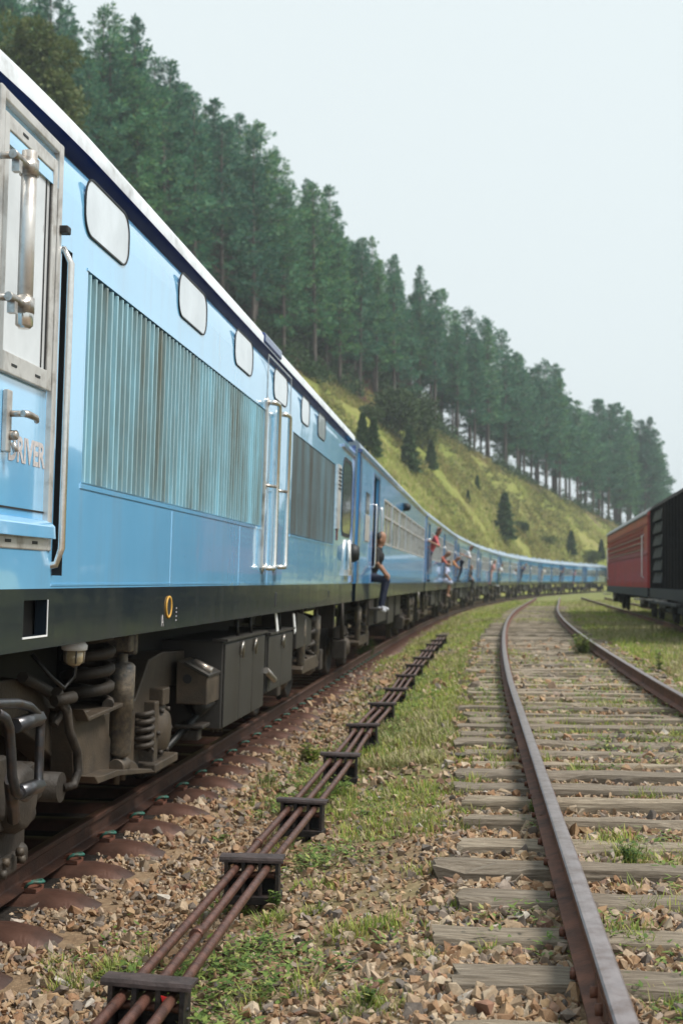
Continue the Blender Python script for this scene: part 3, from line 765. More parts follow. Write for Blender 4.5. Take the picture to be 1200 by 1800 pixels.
for (px, y0, y1) in ((484, 1041, 1067), (577, 1038, 1050), (617, 1038, 1050)):
    u = SU(px, y0); m = MB(); m.box(HW - .01, HW + .008, u - .05, u + .05, SH(px, y1), SH(px, y0)); m.build('skirt_slot', 'rubber', LOC, bevel=.012)

# ---- windows of the engine room
def rrect(w, h, r, n=6):
    P = []
    for (cx, cy, a0) in ((w - r, h - r, 0), (-w + r, h - r, 90), (-w + r, -h + r, 180), (w - r, -h + r, 270)):
        for k in range(n + 1):
            a = R(a0 + 90 * k / n); P.append((cx + r * math.cos(a), cy + r * math.sin(a)))
    return P
def rwindow(u0, u1, h0, h1, r, mat, parent, name='window', seal=.009, ring='rubber'):
    cu_, ch_ = (u0 + u1) / 2, (h0 + h1) / 2; w, h = (u1 - u0) / 2, (h1 - h0) / 2
    A = rrect(w, h, r); B = rrect(w - seal, h - seal, max(.01, r - seal)); n = len(A); m = MB()
    V = [(HW + .002, cu_ + p[0], ch_ + p[1]) for p in A] + [(HW + .009, cu_ + p[0], ch_ + p[1]) for p in A] + [(HW + .009, cu_ + p[0], ch_ + p[1]) for p in B] + [(HW + .003, cu_ + p[0], ch_ + p[1]) for p in B]
    F = []
    for a in range(3):
        for k in range(n): F.append((a * n + k, a * n + (k + 1) % n, (a + 1) * n + (k + 1) % n, (a + 1) * n + k))
    m.add(V, F); o = m.build(name, ring, parent)
    m = MB(); m.prism([(cu_ + p[0], ch_ + p[1]) for p in B], 0, HW + .001, HW + .0045); m.build('pane', mat, o)
    return o
wh0, wh1 = SH(186, 442), SH(186, 340)
for (a, b) in ((147, 226), (317, 367), (419, 451), (490, 514), (540, 554), (570, 583)):
    rwindow(SU(a, 400), SU(b, 420), wh0, wh1, .11, 'pane', LOC)

# sheet joints and rivet rows of the side
for px in (300, 420, 470):
    u = SU(px, 980); m = MB(); m.box(HW - .001, HW + .0025, u, u + .010, H_SK1 + .004, G1[2] - .03); m.build('sheet_joint', 'blue', LOC)
m = MB(); m.box(HW - .001, HW + .003, DU1 + .03, U1 - .4, H_SK1 + .012, H_SK1 + .022); m.build('sheet_joint', 'blue', LOC)
# ---- ribbed grilles
def grille(g, pitch, name, fmat):
    (a, b, c, d) = g; m = MB(); m.box(HW - .075, HW - .062, a, b, c, d); go = m.build(name, 'finback', LOC)
    fm = MB(); fm.add([(HW - .06, 0, c + .01), (HW + .004, .012, c + .01), (HW + .004, .032, c + .01), (HW - .03, .06, c + .01), (HW - .06, 0, d - .01), (HW + .004, .012, d - .01), (HW + .004, .032, d - .01), (HW - .03, .06, d - .01)],
                      [(0, 1, 5, 4), (1, 2, 6, 5), (2, 3, 7, 6), (0, 3, 2, 1), (4, 5, 6, 7)])
    me = fm.mesh('fin', fmat); n = int((b - a) / pitch)
    for i in range(n):
        o = link('fin', me, go); o.location = (0, a + .012 + i * (b - a - .02) / n, 0)
    for (x0, x1, z0, z1) in ((a - .02, b + .02, c - .022, c), (a - .02, b + .02, d, d + .012)):
        m = MB(); m.box(HW - .06, HW + .005, x0, x1, z0, z1); m.build('grille_border', 'blue', go)
    return go
grille(G1, .088, 'grille', 'fin'); grille(G2, .080, 'grille', 'fin2')

# ---- engine room hatch with two pairs of vertical hand rails
ha, hb = SU(465, 800), SU(508, 800)
m = MB()
for u in (ha + .02, hb - .03): m.box(HW - .001, HW + .006, u, u + .014, H_SK1 + .25, SH(470, 620))
m.box(HW - .001, HW + .006, ha + .034, hb - .03, SH(470, 620) - .012, SH(470, 620)); m.build('hatch_seam', 'alu2', LOC)
for (px, yt, yb) in ((487, 722, 1000), (506, 742, 998)):
    u = loc_pt(px, 850, HW + .085)[1]; t, b = SH(px, yt), SH(px, yb); m = MB()
    m.tube([(HW, u - .16, t), (HW + .07, u - .16, t), (HW + .085, u - .03, t), (HW + .085, u, t - .03), (HW + .085, u, b + .03), (HW + .085, u - .03, b), (HW + .07, u - .16, b), (HW, u - .16, b)], .021, 8)
    ro = m.build('hand_rail', 'chrome', LOC)
    for k in (t, b, (t + b) / 2):
        m = MB(); m.lathe([(.045, 0), (.045, .014), (.03, .02)], (HW, u - .16, k), 0, 10); m.tube([(HW, u - .16, k), (HW + .085, u, k)], .015, 6); m.build('rail_bracket', 'alu2', ro)
    m = MB(); m.box(HW, HW + .02, u - .24, u - .19, b, t); m.build('rail_backing', 'alu', ro)
# louvre strip and cab end door window
u = SU(593, 880); m = MB(); m.box(HW, HW + .02, u - .12, u + .2, SH(593, 930), SH(593, 815)); lo = m.build('louvre_panel', 'alu', LOC)
for k in range(6):
    m = MB(); h = SH(593, 822 + k * 7); m.box(HW + .02, HW + .03, u - .08, u + .16, h - .02, h); m.build('louvre', 'rubber', lo)
m = MB(); m.box(HW, HW + .012, u - .02, u + .06, SH(593, 950), SH(593, 895)); m.build('drain_strip', 'rustplate', LOC)
w = rwindow(CABD[0] - .15, CABD[1] - .2, CABD[2], CABD[3], .22, 'dglass', LOC, 'rear_door', .05)
m = MB(); m.box(HW, HW + .03, CABD[0] - .3, CABD[1], CABD[3] + .1, CABD[3] + .14); m.build('door_hood', 'deepblue', LOC)
m = MB(); m.lathe([(.0, .10), (.09, .09), (.13, .03), (.13, -.03), (.05, -.05)], (HW + .06, SU(612, 975), SH(612, 972)), 0, 14); m.build('horn', 'rubber', LOC)
m = MB(); m.box(HW, HW + .06, SU(604, 1000), SU(604, 1000) + .5, SH(612, 1012), SH(612, 1002)); m.tube([(HW + .02, SU(608, 1000), SH(612, 950)), (HW + .05, SU(608, 1000), SH(612, 1010))], .03, 8); m.build('end_step', 'alu', LOC)
m = MB(); m.box(HW - .03, HW + .02, U1 - .35, U1 - .02, H_SK1 + .02, H_GUT); m.build('end_pillar', 'deepblue', LOC)

# ---- driver's door
frw = .045
door = None
m = MB(); m.box(HW - .055, HW - .02, DU0 + frw, DU1 - frw, DH0 + frw, DH1 - frw)
door = m.build('door', 'blue', LOC)
m = MB()
m.box(HW - .06, HW + .008, DU0, DU0 + frw, DH0, DH1); m.box(HW - .06, HW + .008, DU1 - frw, DU1, DH0, DH1)
m.box(HW - .06, HW + .006, DU0 + frw, DU1 - frw, DH1 - frw, DH1); m.box(HW - .06, HW + .006, DU0 + frw, DU1 - frw, DH0, DH0 + .075)
m.build('door_frame', 'alu', door, bevel=.006)
for k in (.30, .72):
    m = MB(); uu = DU0 + (DU1 - DU0) * k; m.box(HW + .004, HW + .008, uu - .03, uu + .03, DH0 + .025, DH0 + .038); m.build('drain_slot', 'rubber', door)
wd0, wd1 = SH(50, 672), SH(50, 232)
wu0, wu1 = DU0 + frw + .012, DU1 - frw - .012
fw = .05
m = MB(); m.box(HW - .02, HW + .004, wu0, wu0 + fw, wd0, wd1); m.box(HW - .02, HW + .004, wu1 - fw, wu1, wd0, wd1)
m.box(HW - .02, HW + .003, wu0 + fw, wu1 - fw, wd1 - .06, wd1); m.box(HW - .02, HW + .003, wu0 + fw, wu1 - fw, wd0, wd0 + .085); m.build('window_frame', 'alu', door, bevel=.005)
m = MB(); m.box(HW - .019, HW - .012, wu0 + fw, wu1 - fw, wd0 + .085, wd1 - .06); m.build('window_pane', 'doorglass', door)
m = MB(); g = .010; m.box(HW - .012, HW - .007, wu0 + fw, wu0 + fw + g, wd0 + .085, wd1 - .06); m.box(HW - .012, HW - .007, wu1 - fw - g, wu1 - fw, wd0 + .085, wd1 - .06)
m.box(HW - .012, HW - .008, wu0 + fw + g, wu1 - fw - g, wd1 - .06 - 1.6 * g, wd1 - .06); m.box(HW - .012, HW - .009, wu1 - fw - .055, wu1 - fw - .045, wd0 + .085, wd1 - .06 - 1.6 * g); m.build('window_seal', 'rubber', door)
for k, hh in ((.28, wd0 + .04), (.72, wd0 + .04), (.35, wd1 - .028)):
    m = MB(); uu = wu0 + (wu1 - wu0) * k; m.box(HW + .002, HW + .0055, uu - .028, uu + .028, hh - .005, hh + .005); m.build('frame_slot', 'rubber', door)
# step ledge, handle, lettering
lh = SH(55, 930)
m = MB(); m.prism([(HW - .02, lh + .045), (HW + .0, lh + .045), (HW + .028, lh + .02), (HW + .032, lh - .035), (HW + .025, lh - .035), (HW + .02, lh + .0), (HW - .02, lh + .02)], 1, DU0 + frw * 1.2, DU1 - frw * .3); m.build('step_ledge', 'blue', door, bevel=.004)
m = MB(); m.box(HW - .021, HW - .016, DU0 + frw, DU1 - frw, lh + .075, lh + .083); m.build('panel_seam', 'rubber', door)
hu = SU(17, 740); h0_, h1_ = SH(15, 795), SH(15, 684)
m = MB(); m.box(HW - .02, HW + .005, hu - .03, hu + .018, h0_, h1_); hp = m.build('handle_plate', 'alu', door, bevel=.006)
hh = SH(20, 728); m = MB(); m.tube([(HW, hu, hh), (HW + .065, hu, hh)], .013, 10); m.tube([(HW + .06, hu - .015, hh), (HW + .07, hu + .02, hh + .001), (HW + .072, hu + .10, hh - .003), (HW + .066, hu + .125, hh - .014)], [.014, .015, .013, .011], 10); m.build('handle', 'alu2', hp)
m = MB(); m.lathe([(.020, 0), (.020, .03), (.012, .036)], (HW, hu + .006, SH(18, 765)), 0, 12); m.tube([(HW + .02, hu - .004, SH(18, 778)), (HW + .03, hu + .002, SH(18, 795))], .012, 8); m.build('lock_barrel', 'alu2', hp)
dt = text('DRIVER', .145, 'lettering', 'letter', door, (HW - .0185, SU(22, 800), SH(22, 806)), 1.0, .004)
dt.scale = (((SU(86, 800) - SU(22, 800)) / max(1e-3, dt.dimensions.x)), 1, 1)
# grab rail in its pocket
m = MB(); m.box(HW - .11, HW - .10, PK[0], PK[1], PK[2], PK[3]); m.box(HW - .11, HW - .058, PK[0] - .012, PK[0] - .001, PK[2], PK[3]); m.box(HW - .11, HW - .058, PK[1] + .001, PK[1] + .012, PK[2], PK[3]); m.box(HW - .10, HW + .0015, PK[1] - .004, PK[1] - .0005, PK[2], PK[3]); m.build('rail_pocket', 'rubber', LOC)
m = MB(); u = lp(117, 700, HW + .04)[1]; m.tube([(HW - .1, u, PK[3] - .03), (HW + .01, u, PK[3] - .02), (HW + .04, u, PK[3] - .08), (HW + .04, u, PK[2] + .12), (HW + .02, u - .006, PK[2] + .05), (HW - .1, u - .02, PK[2] + .02)], .0165, 10); m.build('grab_rail', 'chrome', LOC)
m = MB(); u = SU(102, 401); m.box(HW, HW + .045, u, u + .05, SH(102, 409), SH(102, 395)); m.build('door_stop', 'rubber', LOC, bevel=.006)
# tubular grab bar held off the door on two threaded studs
bx = loc_pt(48, 420, HW + .10); bt, bb = loc_pt(48, 262, HW + .10)[2], loc_pt(48, 575, HW + .10)[2]; bu = bx[1]
m = MB(); m.tube([(HW + .10, bu, bb + .02), (HW + .10, bu, bt)], .030, 16); bar = m.build('grab_bar', 'alu', door)
m = MB(); m.lathe([(.022, -.012), (.030, -.004), (.034, .0), (.035, .075), (.031, .08)], (HW + .10, bu, bb), 2, 18); m.build('end_cap', 'chrome', bar)
m = MB(); m.lathe([(.0, -.009), (.014, -.011), (.018, -.006)], (HW + .10, bu, bb), 2, 14); m.build('cap_plug', 'rubber', bar)
for py in (292, 540):
    h = loc_pt(48, py, HW + .10)[2]
    m = MB(); prof = []
    for k in range(14): prof += [(.0165, -.17 + k * .0095), (.0185, -.165 + k * .0095)]
    prof += [(.015, -.04), (.036, -.038), (.036, -.012), (.026, -.008), (.026, .03)]
    m.lathe(prof, (HW + .10, bu, h), 1, 14); m.lathe([(.037, -.03), (.037, .03)], (HW + .10, bu, h), 2, 18); m.lathe([(.02, .02), (.02, .048), (.013, .052)], (HW + .10, bu, h), 1, 12); m.build('threaded_stud', 'alu2', bar)
    m = MB(); m.box(HW + .085, HW + .115, bu - .14, bu - .11, h - .055, h - .012); m.tube([(HW + .10, bu - .15, h), (HW - .02, bu - .15, h)], .014, 8); m.build('wing_nut', 'alu2', bar)

# ---- running gear under the cab
BG = None
def lp(px, py, v): return loc_pt(px, py, v)
def wheel(parent, v, u, r=.46):
    m = MB(); s = 1 if v > 0 else -1
    m.lathe([(r + .03, -.07 * s), (r + .028, -.045 * s), (r, -.035 * s), (r - .008, .055 * s), (r - .06, .06 * s), (r - .075, .02 * s), (.16, -.005 * s), (.14, .06 * s), (.09, .075 * s)], (v, u, r), 0, 30)
    return m.build('wheel', 'grime', parent)
def spring(parent, v, u, h0, h1, r, wr, turns, name='coil_spring', mat='grime'):
    pts = []; n = turns * 14
    for i in range(n + 1):
        a = 2 * math.pi * turns * i / n; pts.append((v + r * math.cos(a), u + r * math.sin(a), h0 + (h1 - h0) * i / n))
    m = MB(); m.tube(pts, wr, 7); return m.build(name, mat, parent)
def frame_plate(parent, poly, v0, v1, name='bogie_frame', mat='grime2', bev=.01):
    """poly given in photo pixels on plane v1"""
    P = [lp(x, y_, v1)[1:] for (x, y_) in poly]
    m = MB(); m.prism(P, 0, v0, v1); return m.build(name, mat, parent, bevel=bev)
fv = 1.08
BG = frame_plate(LOC, [(-160, 1215), (-60, 1205), (40, 1192), (75, 1200), (105, 1238), (135, 1262), (165, 1262), (195, 1250), (232, 1238), (240, 1225), (262, 1160), (285, 1146), (345, 1142), (352, 1190), (330, 1205), (300, 1205), (276, 1230), (262, 1270), (250, 1290), (240, 1290), (245, 1345), (242, 1352), (190, 1358), (150, 1372), (135, 1372), (60, 1300), (-20, 1240), (-160, 1250)], fv - .16, fv, 'bogie')
# gusset: broad cast bracket that carries the spring seat and the damper foot
P = [(128, 1250), (180, 1246), (186, 1262), (192, 1290), (204, 1315), (222, 1330), (240, 1340), (246, 1350), (240, 1356), (175, 1358), (142, 1370), (132, 1372)]
m = MB(); m.prism([lp(x, y_, 1.20)[1:] for (x, y_) in P], 0, 1.06, 1.20); m.build('spring_bracket', 'grime2', BG, bevel=.012)
m = MB(); a = lp(128, 1245, 1.2); b = lp(206, 1236, 1.2); m.prism([(a[1] - .03, a[2]), (a[1] + .07, a[2] - .075), (b[1], b[2] - .005), (b[1], b[2] + .02), (a[1] + .08, a[2] - .05)], 0, 1.0, 1.27); m.build('spring_seat', 'grime2', BG, bevel=.006)
m = MB(); P = [lp(x, y_, 1.2)[1:] for (x, y_) in ((135, 1364), (150, 1362), (178, 1352), (240, 1350), (246, 1356), (180, 1362), (142, 1376))]; m.prism(P, 0, 1.0, 1.30); m.build('bracket_flange', 'grime2', BG, bevel=.004)
c0 = lp(151, 1232, 1.13); c1 = lp(151, 1152, 1.13)
spring(BG, 1.12, c0[1] + .05, c0[2] - .02, H_SK0 - .02, .125, .034, 4)
c0 = lp(202, 1232, 1.05); spring(BG, 1.02, c0[1] + .02, c0[2] - .05, H_SK0 - .02, .115, .030, 4)
# vertical damper
dx = lp(225, 1240, 1.28); du_ = dx[1]; T = lambda y_: lp(225, y_, 1.28)[2]
m = MB(); m.lathe([(.040, T(1330)), (.066, T(1322)), (.066, T(1248)), (.074, T(1247)), (.076, T(1172)), (.06, T(1166)), (.03, T(1164)), (.03, T(1150))], (1.24, du_, 0), 2, 20); dm = m.build('damper', 'damper', BG)
m = MB(); m.box(1.16, 1.30, du_ - .06, du_ + .065, T(1146), T(1116)); m.box(1.18, 1.31, du_ + .03, du_ + .075, T(1152), T(1112)); m.build('damper_bracket', 'damper', dm, bevel=.012)
m = MB(); m.lathe([(.045, -.09), (.05, -.085), (.05, .06), (.03, .07)], (1.24, du_ + .02, T(1345)), 1, 14); m.tube([(1.24, du_ - .05, T(1342)), (1.24, du_ - .05, T(1374))], .02, 8); m.tube([(1.24, du_ + .06, T(1345)), (1.24, du_ + .06, T(1372))], .024, 8); m.build('damper_foot', 'grime2', dm)
# axle boxes, wheels, primary springs
W1, W2 = lp(10, 1400, .9)[1], lp(285, 1290, .9)[1] + .05
for u in (W1, W2):
    for v in (.80, -.80): wheel(BG, v, u)
    m = MB(); m.lathe([(.08, -1.2), (.08, 1.2)], (0, u, .46), 0, 12); m.build('axle', 'grime', BG)
ax = lp(284, 1285, 1.16)
m = MB(); m.lathe([(.20, -.12), (.20, .02), (.185, .05), (.15, .055), (.13, .085), (.0, .09)], (1.10, ax[1] + .05, ax[2]), 0, 24); ab = m.build('axle_box', 'grime2', BG)
for k in range(6):
    a = k * math.pi / 3; m = MB(); m.lathe([(.018, 0), (.018, .03), (0, .032)], (1.15, ax[1] + .05 + .165 * math.cos(a), ax[2] + .165 * math.sin(a)), 0, 6); m.build('bolt', 'grime', ab)
m = MB(); m.box(.98, 1.2, ax[1] - .28, ax[1] + .34, ax[2] - .25, ax[2] - .19); m.box(1.0, 1.16, ax[1] - .18, ax[1] - .08, ax[2] - .2, ax[2] + .22); m.box(1.0, 1.18, ax[1] - .05, ax[1] + .12, ax[2] + .18, ax[2] + .30); m.build('axle_box_arm', 'grime2', BG, bevel=.01)
sx = lp(252, 1285, 1.12); spring(BG, 1.12, sx[1], lp(252, 1320, 1.12)[2], lp(252, 1252, 1.12)[2], .06, .02, 5)
# near gearbox / brake casting
def blob(parent, prims, name, mat, bev=.015):
    m = MB()
    for p in prims:
        if p[0] == 'b': m.box(*p[1:])
        else: m.lathe(p[1], p[2], p[3], 18)
    return m.build(name, mat, parent, bevel=bev)
q = lp(60, 1400, 1.22); gu, gh = q[1], q[2]
blob(BG, [('b', .95, 1.18, gu - .75, gu + .05, gh - .12, gh + .14), ('b', .95, 1.14, gu - .9, gu + .12, gh - .28, gh - .10),
          ('l', [(.0, .06), (.14, .05), (.17, .0), (.17, -.2)], (1.20, gu - .16, gh + .02), 0), ('l', [(.07, -.1), (.075, .12), (.055, .14), (.05, .155)], (1.12, gu + .09, gh + .0), 1),
          ('l', [(.06, -.1), (.06, .10), (.03, .12)], (1.10, gu + .12, gh - .12), 1), ('b', 1.02, 1.2, gu - .05, gu + .07, gh - .10, gh + .16),
          ('b', .98, 1.22, gu - .55, gu - .35, gh - .05, gh + .25), ('l', [(.05, -.08), (.05, .0), (.02, .02)], (1.12, gu + .07, gh - .26), 2),
          ('b', .9, 1.16, gu - 1.0, gu - .02, gh - .36, gh - .26)], 'brake_casting', 'grime', .02)
for k in range(7):
    m = MB(); m.lathe([(.022, 0), (.022, .03), (.0, .034)], (1.15 + .03 * (k % 2), gu - .62 + k * .105, gh - .31 + .03 * (k % 3)), 0, 6); m.build('bolt', 'grime2', BG)
# brake hose
hs = [lp(100, 1215, 1.2), lp(118, 1250, 1.22), lp(122, 1285, 1.24), lp(136, 1320, 1.24), lp(138, 1355, 1.24), lp(130, 1380, 1.24), lp(112, 1385, 1.2)]
m = MB(); m.tube(hs, [.03, .026, .024, .024, .024, .024, .022], 9); m.build('brake_hose', 'grime', BG)
m = MB(); m.tube([lp(95, 1232, 1.2), lp(130, 1225, 1.26)], .032, 8); m.tube([lp(96, 1275, 1.18), lp(118, 1240, 1.2)], .02, 6); m.build('hose_clamp', 'grime', BG)
for (x, y0) in ((90, 1262), (150, 1278)):
    c = lp(x, y0, fv); m = MB(); m.lathe([(.04, 0), (.04, .03), (.025, .045)], (fv, c[1], c[2]), 0, 10); m.build('frame_boss', 'grime', BG)
m = MB(); m.tube([lp(40, 1190, 1.12), lp(85, 1215, 1.12), lp(108, 1242, 1.14)], .03, 6); m.build('brake_rod', 'grime', BG)
# cab steps: bent tube loop with two treads
Lp = [lp(x, y_, 1.42) for (x, y_) in ((-6, 1252), (10, 1262), (17, 1280), (20, 1320), (22, 1365), (28, 1392))]
Rp_ = [(1.42, lp(70, 1320, 1.42)[1], lp(70, y_, 1.42)[2]) for y_ in (1380, 1330, 1285, 1262)]
lo_ = [(1.42, lp(45, 1400, 1.42)[1], lp(45, 1402, 1.42)[2])]
top = [lp(52, 1242, 1.42), lp(30, 1236, 1.42), lp(0, 1237, 1.42), lp(-40, 1240, 1.42)]
m = MB(); m.tube(Lp + lo_ + Rp_ + top, .0215, 10); st = m.build('cab_step', 'tube', LOC)
for (x0, x1, y0, y1) in ((26, 70, 1276, 1262), (34, 70, 1393, 1380)):
    a = lp(x0, y0, 1.42); b = lp(x1, y1, 1.42); m = MB(); m.tube([a, b], .034, 6); m.build('tread', 'tube', st)
for pp in ([lp(20, 1370, 1.38), lp(24, 1440, 1.25)], [lp(-30, 1260, 1.4), lp(-30, 1180, 1.35)]):
    m = MB(); m.tube(pp, .03, 8); m.build('step_leg', 'tube', st)
# inspection lamp under the body
c = lp(131, 1150, 1.36); th_ = lp(131, 1134, 1.36)[2]; bh_ = lp(131, 1170, 1.36)[2]
m = MB(); m.lathe([(.055, bh_ + .075), (.062, bh_ + .08), (.064, th_), (.03, th_ + .04)], (1.36, c[1], 0), 2, 20); lm = m.build('under_lamp', 'whitepaint', LOC)
m = MB(); m.lathe([(.0, bh_), (.03, bh_ + .002), (.046, bh_ + .022), (.05, bh_ + .078)], (1.36, c[1], 0), 2, 18); m.build('lamp_glass', 'lampglass', lm)
m = MB()
for k in range(6):
    a = k * math.pi / 3; m.tube([(1.36 + .053 * math.cos(a), c[1] + .053 * math.sin(a), bh_ + .08), (1.36 + .05 * math.cos(a), c[1] + .05 * math.sin(a), bh_ + .02), (1.36, c[1], bh_ - .006)], .004, 5)
m.build('lamp_guard', 'damper', lm)
m = MB(); m.tube([(1.36, c[1] + .03, bh_ + .02), (1.34, c[1] + .07, bh_ - .06), (1.32, c[1] - .02, bh_ - .11), (1.28, c[1] - .1, bh_ - .05), (1.2, c[1] - .15, bh_ + .06)], .011, 7); m.build('lamp_cable', 'oily', lm)
# sand box with its sloping lid (its end faces the camera)
VO = 1.36; c0 = lp(365, 1190, VO); c1 = lp(383, 1190, VO); hb_ = lp(365, 1239, VO)[2]; ua, ub_ = c0[1], c1[1] + .1; VI = VO - .235; ho_, hi_ = c0[2], lp(311, 1161, VI)[2] + .0
m = MB(); m.prism([(VI, hb_), (VO, hb_), (VO, ho_), (VI, ho_ + .115)], 1, ua, ub_); sb = m.build('sand_box', 'grime2', LOC, bevel=.008)
m = MB(); m.lathe([(.034, 0), (.034, -.004)], (VI + .085, ua - .001, ho_ - .02), 1, 18); m.build('sight_hole', 'rubber', sb)
m = MB(); m.prism([(VI + .06, ho_ + .088), (VO + .01, ho_ - .002), (VO + .012, ho_ + .012), (VI + .06, ho_ + .105)], 1, ua - .012, ub_ + .01); m.build('sand_box_lid', 'boxgrey', sb)
m = MB(); m.tube([(VI + .10, ua + .12, ho_ + .095), (VO + .005, ua + .12, ho_ + .032)], .03, 10); m.build('lid_hinge', 'alu2', sb)
cx_ = (ua + ub_) / 2; vm = (VI + VO) / 2
m = MB(); m.lathe([(.03, hb_ - .12), (.05, hb_ - .10), (.14, hb_ + .001)], (vm, cx_, 0), 2, 4); m.tube([(vm, cx_ - .02, hb_ - .1), (1.08, cx_ - .25, hb_ - .32), (.92, cx_ - .45, hb_ - .50)], .028, 8); m.build('sand_hopper', 'oily', sb)
m = MB(); m.box(1.1, 1.32, cx_ - .16, cx_ + .10, hb_ - .19, hb_ - .16); m.box(1.14, 1.28, cx_ - .12, cx_ + .0, hb_ - .28, hb_ - .20); m.build('hopper_valve', 'grime', sb, bevel=.01)
for px in (376, 384, 391):
    a = lp(px, 1190, 1.2); m = MB(); m.tube([(1.2, a[1], lp(px, 1130, 1.2)[2]), (1.2, a[1], lp(px, 1285, 1.2)[2])], .018, 7); m.build('conduit', 'grime', LOC)
# two tall equipment cases
def case(x0, x1, yt0, yb0, npan):
    a = lp(x0, yt0, 1.40); b = lp(x1, yt0, 1.40); t, bt_ = a[2], lp(x0, yb0, 1.40)[2]
    m = MB(); m.box(.45, 1.385, a[1], b[1], bt_, t); cs = m.build('equipment_case', 'boxgrey', LOC, bevel=.012)
    w = (b[1] - a[1]) / npan
    for k in range(npan):
        m = MB(); m.box(1.386, 1.40, a[1] + k * w + .008, a[1] + (k + 1) * w - .008, bt_ + .015, t - .02); m.build('case_panel', 'boxgrey', cs, bevel=.006)
        if k:
            u = a[1] + k * w; m = MB(); m.tube([(1.41, u - .03, t - .13), (1.425, u - .03, t - .055), (1.425, u, t - .03), (1.425, u + .03, t - .055), (1.42, u + .03, t - .16)], .010, 7); m.build('latch', 'alu2', cs)
            m = MB(); m.tube([(1.38, u - .01, t + .005), (1.36, u - .01, H_SK0)], .016, 6); m.build('hanger', 'oily', cs)
    m = MB(); m.box(1.30, 1.42, a[1] - .02, b[1] + .02, t + .001, t + .02); m.build('case_lid', 'boxgrey', cs)
case(397, 466, 1128, 1280, 3); case(473, 515, 1116, 1218, 2)
a = lp(467, 1190, 1.42); m = MB(); m.tube([(1.42, a[1], a[2] + .06), (1.44, a[1] + .35, a[2] - .05)], .03, 8); m.build('valve_lever', 'alu2', LOC)
for (px, py) in ((487, 1092), (518, 1094)):
    a = lp(px, py, 1.42); m = MB(); m.prism([(a[1] - .12, a[2] + .1), (a[1] - .02, a[2] + .09), (a[1] + .12, a[2] - .09), (a[1] + .03, a[2] - .12)], 0, 1.41, 1.42); m.build('tag_plate', 'whitepaint', LOC)
m = MB(); m.box(-1.25, .9, 7.6, 12.0, .42, H_SK0 + .03); m.box(-1.25, .72, 1.0, 7.6, .60, 1.16); m.box(-1.3, -1.22, .5, 17.5, .30, H_SK0); m.box(-1.2, .7, 12.0, 13.2, .5, 1.2); m.build('casing_and_light_block', 'oily', LOC, bevel=.05)  # casing, plus an added far-side plate that blocks light under the train

# ---- generic two-axle bogie (built once, copied under every vehicle)
def make_bogie(parent, u):
    B = 1.15
    pl = [(-1.75, .62), (-1.7, .80), (-1.0, .80), (-.62, .62), (.62, .62), (1.0, .80), (1.7, .80), (1.75, .62), (1.45, .56), (1.38, .66), (.98, .66), (.9, .50), (.55, .42), (-.55, .42), (-.9, .50), (-.98, .66), (-1.38, .66), (-1.45, .56)]
    m = MB()
    for s in (-1, 1): m.prism([(p[0], p[1]) for p in pl], 0, s * .98, s * 1.12)
    m.box(-.97, .97, -.3, .3, .5, .72)
    bo = m.build('bogie', 'grime', parent, bevel=.015); bo.location = (0, u, 0)
    for uu in (-B, B):
        for v in (.80, -.80): wheel(bo, v, uu)
        for s in (-1, 1):
            m = MB(); m.lathe([(.15, -.10), (.16, .03), (.13, .06), (.11, .09), (0, .095)], (s * 1.10, uu, .47), 0, 16); m.box(s * 1.02, s * 1.14, uu - .22, uu + .22, .40, .47); m.build('axle_box', 'grime2', bo)
        spring(bo, 1.08, uu - .24, .46, .68, .055, .017, 4); spring(bo, 1.08, uu + .24, .46, .68, .055, .017, 4)
    for du in (-.34, .34): spring(bo, 1.16, du, .62, 1.22, .11, .03, 4)
    for du in (-.62, .64):
        m = MB(); m.lathe([(.03, .55), (.05, .57), (.05, .85), (.058, .86), (.058, 1.10), (.02, 1.12), (.02, 1.25)], (1.26, du, 0), 2, 12); m.build('damper', 'damper', bo)
    m = MB(); m.prism([(-.5, .62), (.5, .62), (.75, .52), (.7, .46), (-.7, .46), (-.75, .52)], 0, 1.12, 1.30); m.build('spring_plank', 'grime2', bo, bevel=.01)
    for q in ((1.0, 1.22, 1.5, 1.75, .35, .62), (1.0, 1.2, -1.8, -1.6, .30, .6)):
        m = MB(); m.box(*q); m.build('brake_hanger', 'grime', bo, bevel=.015)
    return bo
BOG2 = make_bogie(LOC, SU(570, 1000) + .2)
a = lp(552, 1140, 1.30); m = MB(); m.prism([(a[1] - 1.5, .78), (a[1] - .3, .78), (a[1] - .3, 1.05), (a[1] - .6, 1.12), (a[1] - 1.5, 1.2)], 0, .9, 1.30); m.build('sand_box', 'boxgrey', LOC, bevel=.012)
# gangway at the rear
m = MB(); m.box(-.6, .6, U1, U1 + .30, 1.4, 3.5); m.build('gangway', 'rubber', LOC)
m = MB(); m.box(.9, 1.2, U1, U1 + .12, .85, 1.25); m.tube([(1.3, U1 + .05, 1.3), (1.32, U1 + .1, .7)], .03, 7); m.build('end_pipe', 'grime', LOC)

